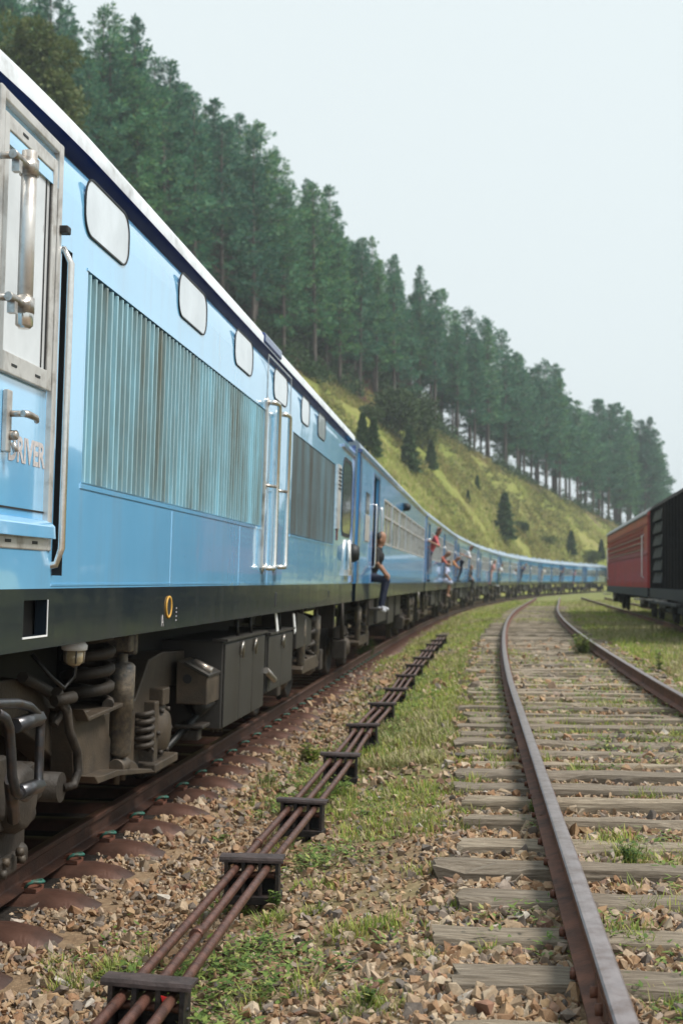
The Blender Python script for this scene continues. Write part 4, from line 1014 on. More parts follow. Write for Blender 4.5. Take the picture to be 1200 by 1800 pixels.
# ================================================================== PASSENGER COACHES
_ay = np.arange(0, 215, .25); _ax = np.array([Xc(y) for y in _ay])
_as = np.concatenate([[0], np.cumsum(np.hypot(np.diff(_ax), np.diff(_ay)))]) - D_C * S_ / C_ * C_
def path_pt(s):
    return float(np.interp(s, _as, _ax)), float(np.interp(s, _as, _ay))
CL = 18.55
H_CG = 3.46
FLOOR = 1.53
def make_coach(name, wins, doors, wh):
    """wins / doors: lists of (u0, u1) along the near side"""
    K = empty(name); H0, H1 = 2.22, 3.08
    ops = [(a, b, wh[0], wh[1]) for (a, b) in wins] + [(a, b, FLOOR, 3.30) for (a, b) in doors]
    m = MB(); wall(m, HW - .05, HW, 0, CL, H_SK1, H_CG, ops); wall(m, -HW, -HW + .05, 0, CL, H_SK1, H_CG, [(a, b, wh[0], wh[1]) for (a, b) in wins])
    m.box(-HW + .05, HW - .05, 0, .05, H_SK1, H_CG); m.box(-HW + .05, HW - .05, CL - .05, CL, H_SK1, H_CG)
    m.build('body', 'coachblue', K)
    m = MB(); m.box(-HW + .06, HW - .055, .06, CL - .06, H_SK1 - .02, FLOOR); m.build('floor', 'vest', K)
    for (a, b) in doors:
        m = MB(); m.box(-.4, HW - .055, a - .03, a - .01, FLOOR + .002, H_CG - .05); m.box(-.4, HW - .055, b + .01, b + .03, FLOOR + .002, H_CG - .05); m.box(-.42, -.40, a - .03, b + .03, FLOOR + .002, H_CG - .05); m.build('vestibule', 'vest', K)
        for u in (a - .05, b + .05):
            m = MB(); m.tube([(HW, u, FLOOR + .25), (HW + .05, u, FLOOR + .25), (HW + .06, u, FLOOR + .32), (HW + .06, u, 2.75), (HW + .05, u, 2.82), (HW, u, 2.82)], .017, 7); m.build('hand_rail', 'chrome', K)
        for q in ((a - .14, a, FLOOR - .005, 3.36), (b, b + .14, FLOOR - .005, 3.36), (a, b, 3.30, 3.36)):
            m = MB(); m.box(HW - .02, HW + .006, *q); m.build('door_surround', 'deepblue', K)
        m = MB(); m.box(HW - .05, HW + .16, a + .03, b - .03, 1.06, 1.09); m.box(HW - .05, HW - .02, a + .03, b - .03, .8, 1.25); m.build('foot_step', 'grime', K)
    for (a, b) in wins:
        m = MB(); f = .035
        m.box(HW - .03, HW + .008, a, a + f, wh[0], wh[1]); m.box(HW - .03, HW + .008, b - f, b, wh[0], wh[1]); m.box(HW - .03, HW + .006, a + f, b - f, wh[0], wh[0] + f); m.box(HW - .03, HW + .006, a + f, b - f, wh[1] - f, wh[1])
        mid = wh[0] + .62 * (wh[1] - wh[0]); m.box(HW - .03, HW + .005, a + f, b - f, mid - .02, mid + .02)
        if b - a > 1.2: m.box(HW - .03, HW + .004, (a + b) / 2 - .015, (a + b) / 2 + .015, wh[0] + f, mid - .02); m.box(HW - .03, HW + .004, (a + b) / 2 - .015, (a + b) / 2 + .015, mid + .02, wh[1] - f)
        w = m.build('window', 'alu', K)
        for (c, d) in ((wh[0] + f, mid - .02), (mid + .02, wh[1] - f)):
            m = MB(); m.box(HW - .028, HW - .020, a + f, b - f, c, d); m.build('pane', 'cglass', w)
    m = MB(); m.box(HW - .05, HW + .004, 0, CL, H_SK0, H_SK1 - .001); m.box(-HW, -HW + .05, 0, CL, H_SK0, H_SK1 - .001); m.box(-HW + .05, HW - .05, .0, .05, H_SK0, H_SK1 - .001); m.box(-HW + .05, HW - .05, CL - .05, CL, H_SK0, H_SK1 - .001); m.build('skirt', 'black', K)
    rp = [(HW + .02, H_CG), (HW + .03, H_CG + .05)]; m = MB(); m.box(HW - .04, HW + .035, -.02, CL + .02, H_CG, H_CG + .055); m.build('gutter', 'deepblue', K)
    P = [(HW + .01, H_CG + .058), (HW - .02, H_CG + .14), (HW - .12, H_CG + .24), (HW - .35, H_CG + .36), (HW - .8, H_CG + .47), (0, H_CG + .52), (-.65, H_CG + .47), (-1.1, H_CG + .36), (-1.35, H_CG + .2), (-HW, H_CG + .0), (-HW, H_CG - .02), (HW - .05, H_CG + .057)]
    m = MB(); m.prism(P, 1, -.01, CL + .01); m.build('roof', 'roofgrey', K)
    for u in (3.2, 7.4, 11.4, 15.3):
        m = MB(); m.lathe([(.22, 0), (.22, .10), (.16, .14), (0, .15)], (0.3, u, H_CG + .46), 2, 12); m.build('roof_vent', 'roofgrey', K)
    for u in (.0, CL - .30):
        m = MB(); m.box(HW, HW + .012, u, u + .30, FLOOR - .01, H_CG - .01); m.build('end_panel', 'deepblue', K)
    m = MB(); m.box(-.6, .6, CL, CL + .5, 1.45, 3.4); m.build('gangway', 'rubber', K)
    m = MB(); m.tube([(1.28, CL + .1, 1.3), (1.3, CL + .2, .75)], .035, 7); m.tube([(1.1, CL - .1, 1.25), (1.1, CL + .45, .95)], .03, 7); m.build('end_pipe', 'alu2', K)
    for (a, b, hh) in ((5.6, 7.6, .72), (8.1, 9.6, .62), (10.2, 11.6, .75)):
        m = MB(); m.box(.5, 1.28, a, b, hh, H_SK0 + .02); m.build('under_box', 'boxgrey', K, bevel=.02)
    for u in (2.9, CL - 2.9):
        bo = copy_tree(BOG2, K); bo.location = (0, u, 0)
    m = MB(); m.box(-1.1, 1.1, .4, CL - .4, 1.16, H_SK0 + .02); m.build('underframe', 'oily', K)
    return K
w1 = [(4.35 + 1.98 * i, 4.35 + 1.98 * i + 1.78) for i in range(7)]
K1 = make_coach('passenger_coach', w1, [(2.35, 3.25)], (2.22, 3.06))
m = MB(); m.box(HW - .001, HW + .006, 1.05, 1.65, 2.62, 2.95); o = m.build('corner_window', 'dglass', K1)
m = MB(); m.box(HW + .006, HW + .012, 1.0, 1.7, 2.18, 2.60); m.build('corner_panel', 'alu', K1)
m = MB(); m.lathe([(.09, 0), (.09, .10), (.05, .16), (0, .17)], (HW, 9.2, 3.19), 0, 12); m.build('side_lamp', 'rubber', K1)
w2 = [(2.15 + 1.08 * i, 2.15 + 1.08 * i + .90) for i in range(6)] + [(10.15 + 1.08 * i, 10.15 + 1.08 * i + .90) for i in range(6)]
K2 = make_coach('passenger_coach', w2, [(.75, 1.55), (8.95, 9.75), (16.95, 17.75)], (2.22, 3.10))
NUM = ['second', 'third', 'fourth', 'fifth', 'sixth', 'seventh', 'eighth']
COACH = []
s = 18.52
for i in range(9):
    k = K1 if i == 0 else (K2 if i == 1 else copy_tree(K2))
    x0, y0 = path_pt(s); x1, y1 = path_pt(s + CL); a = math.atan2(x1 - x0, y1 - y0)
    k.location = (x0, y0, Z_T); k.rotation_euler = (0, CANT, -a)
    lab = ('blue passenger coach coupled right behind the grilled railcar, man seated in its doorway' if i == 0 else
           'blue passenger coach at the far tail end of the train' if i == 8 else
           'blue passenger coach, %s in line behind the grilled railcar' % NUM[i - 1])
    tag(k, lab, 'train coach', 'blue coaches of the curving train'); COACH.append(k)
    s += CL + .52

# ================================================================== PEOPLE
SKIN = pm('skin', (.30, .155, .095), .55, var=.1, scale=30); HAIR = pm('hair', (.012, .010, .009), .6, var=.3, scale=60, stretch=(1, 1, .2)); M['hair'] = HAIR
CLOTH = {}
def cloth(c):
    if c not in CLOTH: CLOTH[c] = pm('cloth_%02d' % len(CLOTH), c, .85, var=.18, scale=14, bump=.3, bscale=30)
    return CLOTH[c]
def capsule(m, a, b, r0, r1, seg=10):
    a, b = Vector(a), Vector(b); d = (b - a); L = d.length; d = d / L if L > 1e-6 else Vector((0, 0, 1))
    pts, rs = [], []
    for k in range(4):
        t = math.pi / 2 * (1 - k / 4); pts.append(a - d * r0 * math.sin(t)); rs.append(max(.002, r0 * math.cos(t)))
    pts += [a, b]; rs += [r0, r1]
    for k in range(1, 5):
        t = math.pi / 2 * k / 4; pts.append(b + d * r1 * math.sin(t)); rs.append(max(.002, r1 * math.cos(t)))
    m.tube(pts, rs, seg)
def person(coach, base, J, colors, label, hair='short', cap=None, voxel=.017, dress=False):
    """J: joints relative to base in the coach's frame (v, u, h)"""
    top, leg, shoe = colors; prims = []
    def P(a, b, r0, r1, mat): prims.append((Vector(J[a]) if isinstance(a, str) else Vector(a), Vector(J[b]) if isinstance(b, str) else Vector(b), r0, r1, mat))
    pel, chest, neck, head = (Vector(J[k]) for k in ('pelvis', 'chest', 'neck', 'head'))
    up = (chest - pel).normalized(); side = Vector(J['shl']) - Vector(J['shr']); side.normalize()
    fwd = Vector(J.get('face', side.cross(up))); fwd.normalize()
    P(pel + side * .07, pel - side * .07, .115, .115, leg if not dress else top)
    for s_ in (-1, 1): P(pel + side * .05 * s_ + up * .05, chest + side * .08 * s_, .10, .115, top)
    P('shl', 'shr', .062, .062, top); P(chest, neck, .09, .055, top); P(neck, head, .05, .048, SKIN)
    hu = (head - neck).normalized()
    P(head - hu * .02, head + hu * .05, .082, .088, SKIN); P(head - hu * .075 + fwd * .03, head + fwd * .02, .055, .075, SKIN)
    P(head + fwd * .092 + hu * .005, head + fwd * .108 - hu * .018, .010, .014, SKIN)
    for s_ in (-1, 1):
        P(head + side * .084 * s_, head + side * .088 * s_ - hu * .03, .014, .011, SKIN)
    for sd_ in ('l', 'r'):
        P('sh' + sd_, 'el' + sd_, .052, .042, top); P('el' + sd_, 'wr' + sd_, .038, .027, SKIN)
        w, e = Vector(J['wr' + sd_]), Vector(J['el' + sd_]); d = (w - e).normalized(); lat = d.cross(Vector((0, 0, 1)))
        lat = lat.normalized() if lat.length > .1 else Vector((0, 1, 0)); nn = lat.cross(d)
        P(w, w + d * .075, .028, .032, SKIN)
        for q, (o_, L_) in enumerate(((-.027, .055), (-.009, .068), (.009, .064), (.027, .05))):
            k = w + d * .085 + lat * o_; k2 = k + d * L_ * .55 - nn * .012; P(k, k2, .010, .009, SKIN); P(k2, k2 + d * L_ * .3 - nn * .03, .009, .008, SKIN)
        P(w + d * .03 + lat * .03, w + d * .07 + lat * .058 - nn * .01, .011, .009, SKIN)
        lm = SKIN if dress else leg
        if 'kn' + sd_ in J:
            P('hi' + sd_, 'kn' + sd_, .083 if not dress else .095, .060 if not dress else .10, top if dress else leg); P('kn' + sd_, 'an' + sd_, .056, .040, lm)
            an = Vector(J['an' + sd_]); ft = Vector(J.get('toe' + sd_, (.16, .1, -.05))); P(an + Vector((0, 0, -.045)) - ft * .15, an + Vector((0, 0, -.05)) + ft, .045, .038, shoe)
    m = MB()
    for (a, b, r0, r1, mt) in prims: capsule(m, a, b, r0, r1)
    o = m.build('person', 'hair'); md = o.modifiers.new('r', 'REMESH'); md.mode = 'VOXEL'; md.voxel_size = voxel; md.use_smooth_shade = True
    dg = bpy.context.evaluated_depsgraph_get(); me = bpy.data.meshes.new_from_object(o.evaluated_get(dg)); bpy.data.objects.remove(o)
    me.name = 'person'; mats = []
    for p in prims:
        if p[4] not in mats: mats.append(p[4])
    me.materials.clear()
    for mt in mats: me.materials.append(SKIN if mt is SKIN else cloth(mt))
    C = np.zeros(len(me.polygons) * 3); me.polygons.foreach_get('center', C); C = C.reshape(-1, 3); best = np.full(len(C), 9.0); idx = np.zeros(len(C), dtype=np.int32)
    for (a, b, r0, r1, mt) in prims:
        A, B = np.array(a), np.array(b); d = B - A; L2 = max(1e-9, d @ d); t = np.clip(((C - A) @ d) / L2, 0, 1)
        ds = np.abs(np.linalg.norm(C - (A + t[:, None] * d), axis=1) - (r0 + (r1 - r0) * t)); q = ds < best; best[q] = ds[q]; idx[q] = mats.index(mt)
    me.polygons.foreach_set('material_index', idx)
    ob = link('person', me); mw = coach.matrix_basis @ Matrix.Translation(Vector(base)); ob.matrix_basis = mw
    # hair / cap: shell over the top and back of the head
    hm = MB(); rr_ = .098; V = []; F = []; nu, nv = 12, 8
    for i_ in range(nv + 1):
        ph = math.pi * .62 * i_ / nv
        for j_ in range(nu):
            th = 2 * math.pi * j_ / nu; d = hu * math.cos(ph) + (fwd * math.cos(th) + side * math.sin(th)) * math.sin(ph)
            k = rr_ * (1 + .04 * math.sin(7 * th + i_))
            back = max(0, -math.cos(th)); fr = max(0, math.cos(th))
            p = head + hu * .035 + d * k - fwd * .004
            if fr > .2 and ph > 1.32: p = p - fwd * .05 * fr + hu * .05 * fr
            if hair == 'long' and ph > 1.2: p = p - hu * .12 * back * (ph - 1.2) / .7
            V.append(p)
    for i_ in range(nv):
        for j_ in range(nu): F.append((i_ * nu + j_, i_ * nu + (j_ + 1) % nu, (i_ + 1) * nu + (j_ + 1) % nu, (i_ + 1) * nu + j_))
    hm.add(V, F, 0, True); ho = hm.build('cap' if cap else 'hair', cloth(cap) if cap else 'hair', ob)
    if cap:
        b_ = MB(); c_ = head + hu * .06 + fwd * .09; b_.add([c_ + side * .07, c_ - side * .07, c_ - side * .05 + fwd * .07 - hu * .01, c_ + side * .05 + fwd * .07 - hu * .01, c_ + side * .07 + hu * .012, c_ - side * .07 + hu * .012, c_ - side * .05 + fwd * .07, c_ + side * .05 + fwd * .07], [(0, 1, 2, 3), (4, 7, 6, 5), (0, 3, 7, 4), (1, 5, 6, 2), (3, 2, 6, 7), (0, 4, 5, 1)]); b_.build('cap_peak', cloth(cap), ob)
    return tag(ob, label, 'person', 'passengers at the doors and windows')
def sit(lean=.05, turn=1, arm_up=False):
    """sitting on the door sill, legs hanging outside; base = sill edge"""
    t = turn
    return dict(pelvis=(-.06, 0, .11), chest=(lean, .02 * t, .44), neck=(lean + .02, .03 * t, .60), head=(lean + .04, .05 * t, .74),
                shl=(lean - .02, .18, .54), shr=(lean - .02, -.18, .54), face=(.75, .6 * t, -.12),
                ell=(.10, .30, .30), wrl=(.22, .14, .17), elr=(.10, -.27, .32) if not arm_up else (.08, -.30, .62), wrr=(.22, -.10, .15) if not arm_up else (.05, -.32, .90),
                hil=(-.04, .09, .09), hir=(-.04, -.09, .09), knl=(.24, .20, .03), knr=(.22, -.02, .05), anl=(.17, .20, -.40), anr=(.15, .02, -.42), toel=(.07, .18, -.02), toer=(.06, .18, -.03))
def stand(lean=.3, turn=1):
    """standing on the step / sill, body leaning out while holding the rail; base = sole of the feet"""
    k = lean
    return dict(pelvis=(.05 + k * .35, 0, .92), chest=(.08 + k * .8, .02, 1.25), neck=(.09 + k * 1.0, .03 * turn, 1.42), head=(.10 + k * 1.12, .06 * turn, 1.56),
                shl=(.06 + k * .92, .19, 1.36), shr=(.06 + k * .92, -.19, 1.36), face=(.8, .55 * turn, -.05),
                ell=(.12 + k * .9, .36, 1.16), wrl=(.02 + k * .3, .44, 1.28), elr=(.2 + k * .9, -.30, 1.10), wrr=(.12 + k * .3, -.40, 1.22),
                hil=(.05 + k * .3, .09, .88), hir=(.05 + k * .3, -.09, .88), knl=(.08 + k * .18, .11, .48), knr=(.10 + k * .18, -.09, .48), anl=(.02, .10, .09), anr=(.03, -.09, .09), toel=(.14, .05, 0), toer=(.14, .03, 0))
def window_lean(turn=1):
    """leaning out of a window, arms on the sill; base = sill"""
    return dict(pelvis=(-.35, 0, -.28), chest=(.02, 0, .02), neck=(.16, .01 * turn, .13), head=(.27, .05 * turn, .22), shl=(.08, .19, .08), shr=(.08, -.19, .08), face=(.7, .7 * turn, -.1),
                ell=(.25, .26, -.12), wrl=(.30, .10, -.16), elr=(.25, -.25, -.12), wrr=(.33, -.06, -.14))
BL, NV = (.010, .010, .012), (.012, .018, .045)
person(COACH[0], (HW - .04, 2.98, FLOOR), sit(.08, 1), (BL, NV, (.32, .33, .36)), 'man in black top and dark jeans sitting in the doorway with legs dangling', 'short', voxel=.014)
person(COACH[0], (HW - .30, 2.75, FLOOR), stand(.02, 1), ((.42, .42, .56), (.05, .05, .08), BL), 'person in pale lilac shirt standing in the doorway behind the seated man')
person(COACH[1], (HW - .12, 1.1, FLOOR), stand(.28, -1), ((.48, .09, .10), (.06, .07, .12), BL), 'person in red top leaning out of the first door of the second coach', 'long')
person(COACH[1], (HW - .05, 7.95, 2.3), window_lean(-1), ((.40, .11, .08), NV, BL), 'person in rust red leaning out of a window beside the middle door', 'short')
person(COACH[1], (HW + .02, 9.3, FLOOR - .05), sit(.12, -1), ((.46, .50, .66), (.4, .4, .5), (.25, .16, .12)), 'woman in pale blue dress sitting in a doorway with bare legs hanging out', 'long', dress=True)
person(COACH[2], (HW - .03, 1.15, FLOOR), stand(.46, -1), ((.72, .74, .76), NV, BL), 'man in white shirt and dark cap leaning far out of a door', cap=(.012, .012, .014))
person(COACH[1], (HW - .05, 15.9, 2.28), window_lean(-1), ((.50, .22, .09), NV, BL), 'person in orange brown top leaning from a window below the man in the dark cap', 'short')
person(COACH[2], (HW + .0, 9.3, FLOOR), sit(.1, 1), (BL, BL, BL), 'person dressed all in black sitting low in a doorway', 'short')
person(COACH[3], (HW + .0, 9.2, FLOOR - .25), stand(.2, 1), ((.55, .26, .24), (.50, .30, .26), BL), 'person in salmon pink clothes standing on a door step', 'long')
person(COACH[3], (HW - .02, 17.3, FLOOR - .35), stand(.22, -1), ((.74, .75, .75), (.10, .22, .22), (.7, .7, .7)), 'person in white shirt and teal trousers standing on a door step', 'short')
person(COACH[4], (HW - .05, 12.7, 2.28), window_lean(-1), ((.60, .62, .68), NV, BL), 'person in light grey top leaning from a window of the fifth coach')
person(COACH[5], (HW - .05, 1.1, FLOOR), stand(.35, 1), ((.03, .06, .16), NV, BL), 'person in dark blue leaning out of a door of the sixth coach')
person(COACH[6], (HW - .05, 1.1, FLOOR - .15), stand(.3, -1), ((.75, .72, .66), (.5, .42, .36), BL), 'person in cream clothes leaning out of a door far along the train')
person(COACH[6], (HW - .05, 17.2, FLOOR), stand(.4, 1), ((.10, .05, .05), NV, BL), 'person in dark maroon leaning out near the tail of the train')
person(COACH[7], (HW - .05, 9.3, FLOOR - .2), stand(.2, -1), ((.40, .22, .30), NV, (.6, .3, .3)), 'person in mauve standing in a door second coach from the tail')

# ================================================================== RED CARRIAGE AND DARK WAGON (third track)
def rail_vehicle(name, y, label, cat):
    return tag(empty(name, (X3(y), y, 0), (0, 0, -TH3)), label, cat)
RC = rail_vehicle('red_carriage', 37.6, 'old red wooden carriage with grey curved roof and barred louvre windows', 'train carriage')
L = 19.2; HR = 1.40; HS, HB, HT = 1.0, 2.02, 2.98
m = MB(); wins = [(1.2 + 1.05 * i, 1.2 + 1.05 * i + .86) for i in range(16)]
wall(m, -HR, -HR + .05, 0, L, HS, 3.22, [(a, b, 2.08, 2.85) for (a, b) in wins]); m.box(HR - .05, HR, 0, L, HS, 3.22); m.box(-HR + .05, HR - .05, 0, .05, HS, 3.35); m.box(-HR + .05, HR - .05, L - .05, L, HS, 3.35); m.box(-HR + .06, HR - .06, .06, L - .06, HS - .01, HS + .05)
m.build('body', 'redcar', RC)
for (a, b) in wins:
    m = MB(); m.box(-HR + .03, -HR + .045, a, b, 2.08, 2.85); w = m.build('window', 'redlouvre', RC)
    for k in range(3):
        h = 2.2 + k * .2; m = MB(); m.tube([(-HR - .012, a - .1, h), (-HR - .012, b + .1, h)], .012, 6); m.build('window_bar', 'alu2', w)
    for k in range(5):
        h = 2.1 + k * .15; m = MB(); m.prism([(-HR + .0, h), (-HR + .03, h + .1), (-HR + .03, h + .12), (-HR, h + .02)], 1, a, b); m.build('louvre', 'redlouvre', w)
for h in (2.02, 2.93):
    m = MB(); m.box(-HR - .02, -HR, 0, L, h - .03, h + .03); m.build('waist_rail', 'redlouvre', RC)
for i in range(33):
    u = .02 + i * .58; m = MB(); m.box(-HR - .010, -HR, u, u + .04, HS, 1.99); m.build('side_batten', 'redcar', RC)
for (v0, v1) in [(-1.33 + .3 * i, -1.33 + .3 * i + .285) for i in range(9)]:
    m = MB(); m.box(v0, v1, -.02, 0, HS + .02, 3.3); m.build('end_plank', 'redcar', RC)
P = [(-HR - .06, 3.22), (-HR - .03, 3.30), (-HR + .12, 3.44), (-HR + .4, 3.60), (-.6, 3.74), (0, 3.79), (.6, 3.74), (HR - .4, 3.60), (HR - .12, 3.44), (HR + .03, 3.30), (HR + .06, 3.22)]
m = MB(); m.prism(P, 1, -.08, L + .08); m.build('roof', 'greyroof', RC)
m = MB(); m.prism([(p[0] * .98, p[1] - .03) for p in P], 1, -.085, -.075); m.build('roof_end', 'redcar', RC)
m = MB(); m.box(-HR - .01, HR + .01, -.05, L + .05, HS - .28, HS - .005); m.build('sole_bar', 'oily', RC)
for u in (1.0, L - 1.4):
    m = MB(); m.tube([(-HR - .02, u, 1.3), (-HR - .08, u, 1.35), (-HR - .08, u, 2.6), (-HR - .02, u, 2.65)], .018, 7); m.build('hand_rail', 'whitepaint', RC)
for u in (3.0, L - 3.0):
    bo = copy_tree(BOG2, RC); bo.location = (0, u, 0); bo.rotation_euler = (0, 0, math.pi)
for (v, u) in ((-.9, -.05), (.9, -.05), (-.9, L + .05), (.9, L + .05)):
    m = MB(); sg = -1 if u < 1 else 1; m.lathe([(.09, 0), (.09, .3 * sg), (.22, .3 * sg), (.22, .35 * sg), (0, .37 * sg)], (v, u, .86), 1, 16); m.build('buffer', 'oily', RC)
m = MB(); m.box(-HR - .25, -HR + .05, L - 2.2, L - 1.0, .62, .66); m.tube([(-1.25, L - 1.9, .66), (-1.25, L - 1.9, .9)], .02, 6); m.build('foot_board', 'alu2', RC)
m = MB(); m.box(-HR - .25, -HR + .05, .6, 2.0, .62, .66); m.tube([(-1.25, 1.2, .66), (-1.25, 1.2, .9)], .02, 6); m.build('foot_board', 'alu2', RC)

DW = rail_vehicle('covered_wagon', 27.2, 'black covered goods wagon standing in front of the red carriage', 'wagon')
L = 9.2; HR = 1.42
m = MB(); m.box(-HR, HR, 0, L, 1.0, 3.25); m.build('body', 'darkwood', DW, bevel=.03)
P = [(-HR - .05, 3.25), (-HR + .1, 3.42), (-HR + .5, 3.6), (0, 3.74), (HR - .5, 3.6), (HR - .1, 3.42), (HR + .05, 3.25)]
m = MB(); m.prism(P, 1, -.05, L + .05); m.build('roof', 'darkwood', DW)
for i in range(14):
    u = .15 + i * .66; m = MB(); m.box(-HR - .07, -HR, u, u + .07, 1.0, 3.25); m.build('side_rib', 'darkwood', DW)
for i in range(6):
    h = 1.15 + i * .34; m = MB(); m.prism([(-HR - .10, h), (-HR - .02, h + .02), (-HR - .02, h + .28), (-HR - .05, h + .28)], 1, 5.6, 7.7); m.build('shutter', 'darkpanel', DW)
m = MB(); m.box(-HR - .03, HR + .03, -.05, L + .05, .72, 1.0); m.build('sole_bar', 'oily', DW)
for u in (1.9, L - 1.9):
    bo = copy_tree(BOG2, DW); bo.location = (0, u, 0); bo.rotation_euler = (0, 0, math.pi)
    for c in bo.children_recursive:
        if c.name.startswith('coil'): pass
for (v, u) in ((-.9, -.05), (.9, -.05), (-.9, L + .05), (.9, L + .05)):
    m = MB(); sg = -1 if u < 1 else 1; m.lathe([(.09, 0), (.09, .3 * sg), (.22, .3 * sg), (.22, .35 * sg), (0, .37 * sg)], (v, u, .86), 1, 16); m.build('buffer', 'oily', DW)
m = MB(); m.box(-HR - .2, -HR, 1.2, L - 1.2, .60, .66); m.build('brake_lever', 'darkpanel', DW)
m = MB(); m.box(-1.1, 1.1, .3, L - .3, .35, .72); m.build('underframe', 'oily', DW)
for q in ((5.0, 6.0), (7.2, 8.4)):
    m = MB(); m.box(-HR - .22, -HR, q[0], q[1], .66, .70); m.build('foot_board', 'alu2', DW)

# ================================================================== POINT RODDING
RV = 2.28
def rod_pt(y, dv, dz=0):
    a = hd(Xc, y); v = RV + dv; x, yy = Xc(y) + v * math.cos(a), y - v * math.sin(a); return (x, yy, dz)
def rodz(y): return -.205 - .01 * math.sin(y * .9)
RL = ['left', 'middle', 'right']
for k, dv in enumerate((-.078, 0, .082)):
    o = empty('point_rod', rod_pt(2.0, dv, -.38)); tag(o, 'rusty signal rod running beside the train, %s of three' % RL[k], 'rod', 'signal rods')
    base = Vector(o.location); m = MB(); ys = np.arange(2.0, 34, .45)
    m.tube([Vector(rod_pt(y, dv + .006 * math.sin(y * 1.3 + k), rodz(y) + .004 * math.sin(2.1 * y + k))) - base for y in ys], .0195, 9); m.build('bar', 'rod', o)
    for y in ((5.15,) if k == 1 else (6.9 + 2.3 * k,)) + (12.8 + k,):
        p = Vector(rod_pt(y, dv, rodz(y))) - base; q = Vector(rod_pt(y + .05, dv, rodz(y))) - base; m = MB(); m.tube([p, q], .027, 10); m.build('coupling', 'rod', o)
ORD = ['nearest the camera, red mark inside', 'second nearest', 'third nearest', 'fourth nearest', 'fifth nearest', 'sixth nearest', 'seventh nearest', 'eighth nearest', 'ninth nearest', 'tenth nearest', 'eleventh nearest', 'third from the far end', 'second from the far end', 'farthest']
YS = [4.45, 6.35, 8.0, 10.05, 11.95, 14.1, 16.1, 18.2, 20.4, 22.6, 24.8, 27.0, 29.3, 31.6]
def make_stand():
    S = empty('rod_stand'); h = .195     # base at z 0, cap top at h
    m = MB(); w = .156
    V = []; xs = np.linspace(-w, w, 9)
    for (y, dz) in ((-.05, -.012), (-.045, .0), (.045, .0), (.05, -.012)):
        for x in xs: V.append((x, y, h + dz + .004 * mnoise.noise((x * 9, y * 5, 1))))
    F = [(j * 9 + i, j * 9 + i + 1, (j + 1) * 9 + i + 1, (j + 1) * 9 + i) for j in range(3) for i in range(8)]
    n = len(V); V += [(x, y, z - .012) for (x, y, z) in V]; F += [tuple(i + n for i in f)[::-1] for f in F]
    ed = [0 * 9 + i for i in range(9)]; F += [(i, i + n, i + 1 + n, i + 1) for i in range(8)] + [(27 + i + 1, 27 + i + 1 + n, 27 + i + n, 27 + i) for i in range(8)]
    F += [(j * 9, (j + 1) * 9, (j + 1) * 9 + n, j * 9 + n) for j in range(3)] + [(j * 9 + 8, j * 9 + 8 + n, (j + 1) * 9 + 8 + n, (j + 1) * 9 + 8) for j in range(3)]
    m.add(V, F); m.build('cap', 'standtop', S)
    for x in (-.122, -.04, .042, .124):
        m = MB(); m.prism([(-.055, -.05), (.055, -.05), (.045, h - .016), (-.045, h - .016)], 0, x - .009, x + .009); m.build('cheek', 'stand', S, bevel=.002)
    m = MB(); m.box(-.14, .14, -.07, .07, -.03, .012); m.build('foot', 'stand', S, bevel=.004)
    for x in (-.081, .001, .083):
        m = MB(); m.lathe([(.022, -.033), (.016, -.01), (.016, .01), (.022, .033)], (x, 0, h - .095), 0, 12); m.build('roller', 'rod', S)
        m = MB(); m.lathe([(.022, -.033), (.016, -.01), (.016, .01), (.022, .033)], (x, 0, h - .028), 0, 12); m.build('top_roller', 'stand', S)
    m = MB(); m.tube([(-.135, 0, h - .095), (.138, 0, h - .095)], .007, 6); m.build('pin', 'stand', S)
    m = MB(); m.box(-.113, .115, .03, .042, .014, h - .10); m.build('back_plate', 'stand', S)
    m = MB(); m.box(-.113, .115, .03, .042, h - .038, h - .015); m.build('back_bar', 'stand', S)
    return S
ST0 = make_stand()
for i, y in enumerate(YS):
    S = ST0 if i == 0 else copy_tree(ST0)
    S.location = rod_pt(y, 0, rodz(y) - .195 + .058); S.rotation_euler = (random.uniform(-.05, .05), random.uniform(-.04, .04), -hd(Xc, y) + random.uniform(-.08, .08))
    tag(S, 'black iron roller stand holding three rods, ' + ORD[i] + (' of the row' if i else ''), 'rod stand', 'roller stands of the signal rods')
m = MB(); m.add([(.055, -.056, .155), (.078, -.056, .15), (.066, -.056, .118), (.055, -.053, .155), (.078, -.053, .15), (.066, -.053, .118)], [(0, 1, 2), (3, 5, 4), (0, 3, 4, 1), (1, 4, 5, 2), (2, 5, 3, 0)]); m.build('red_mark', 'redpaint', ST0)

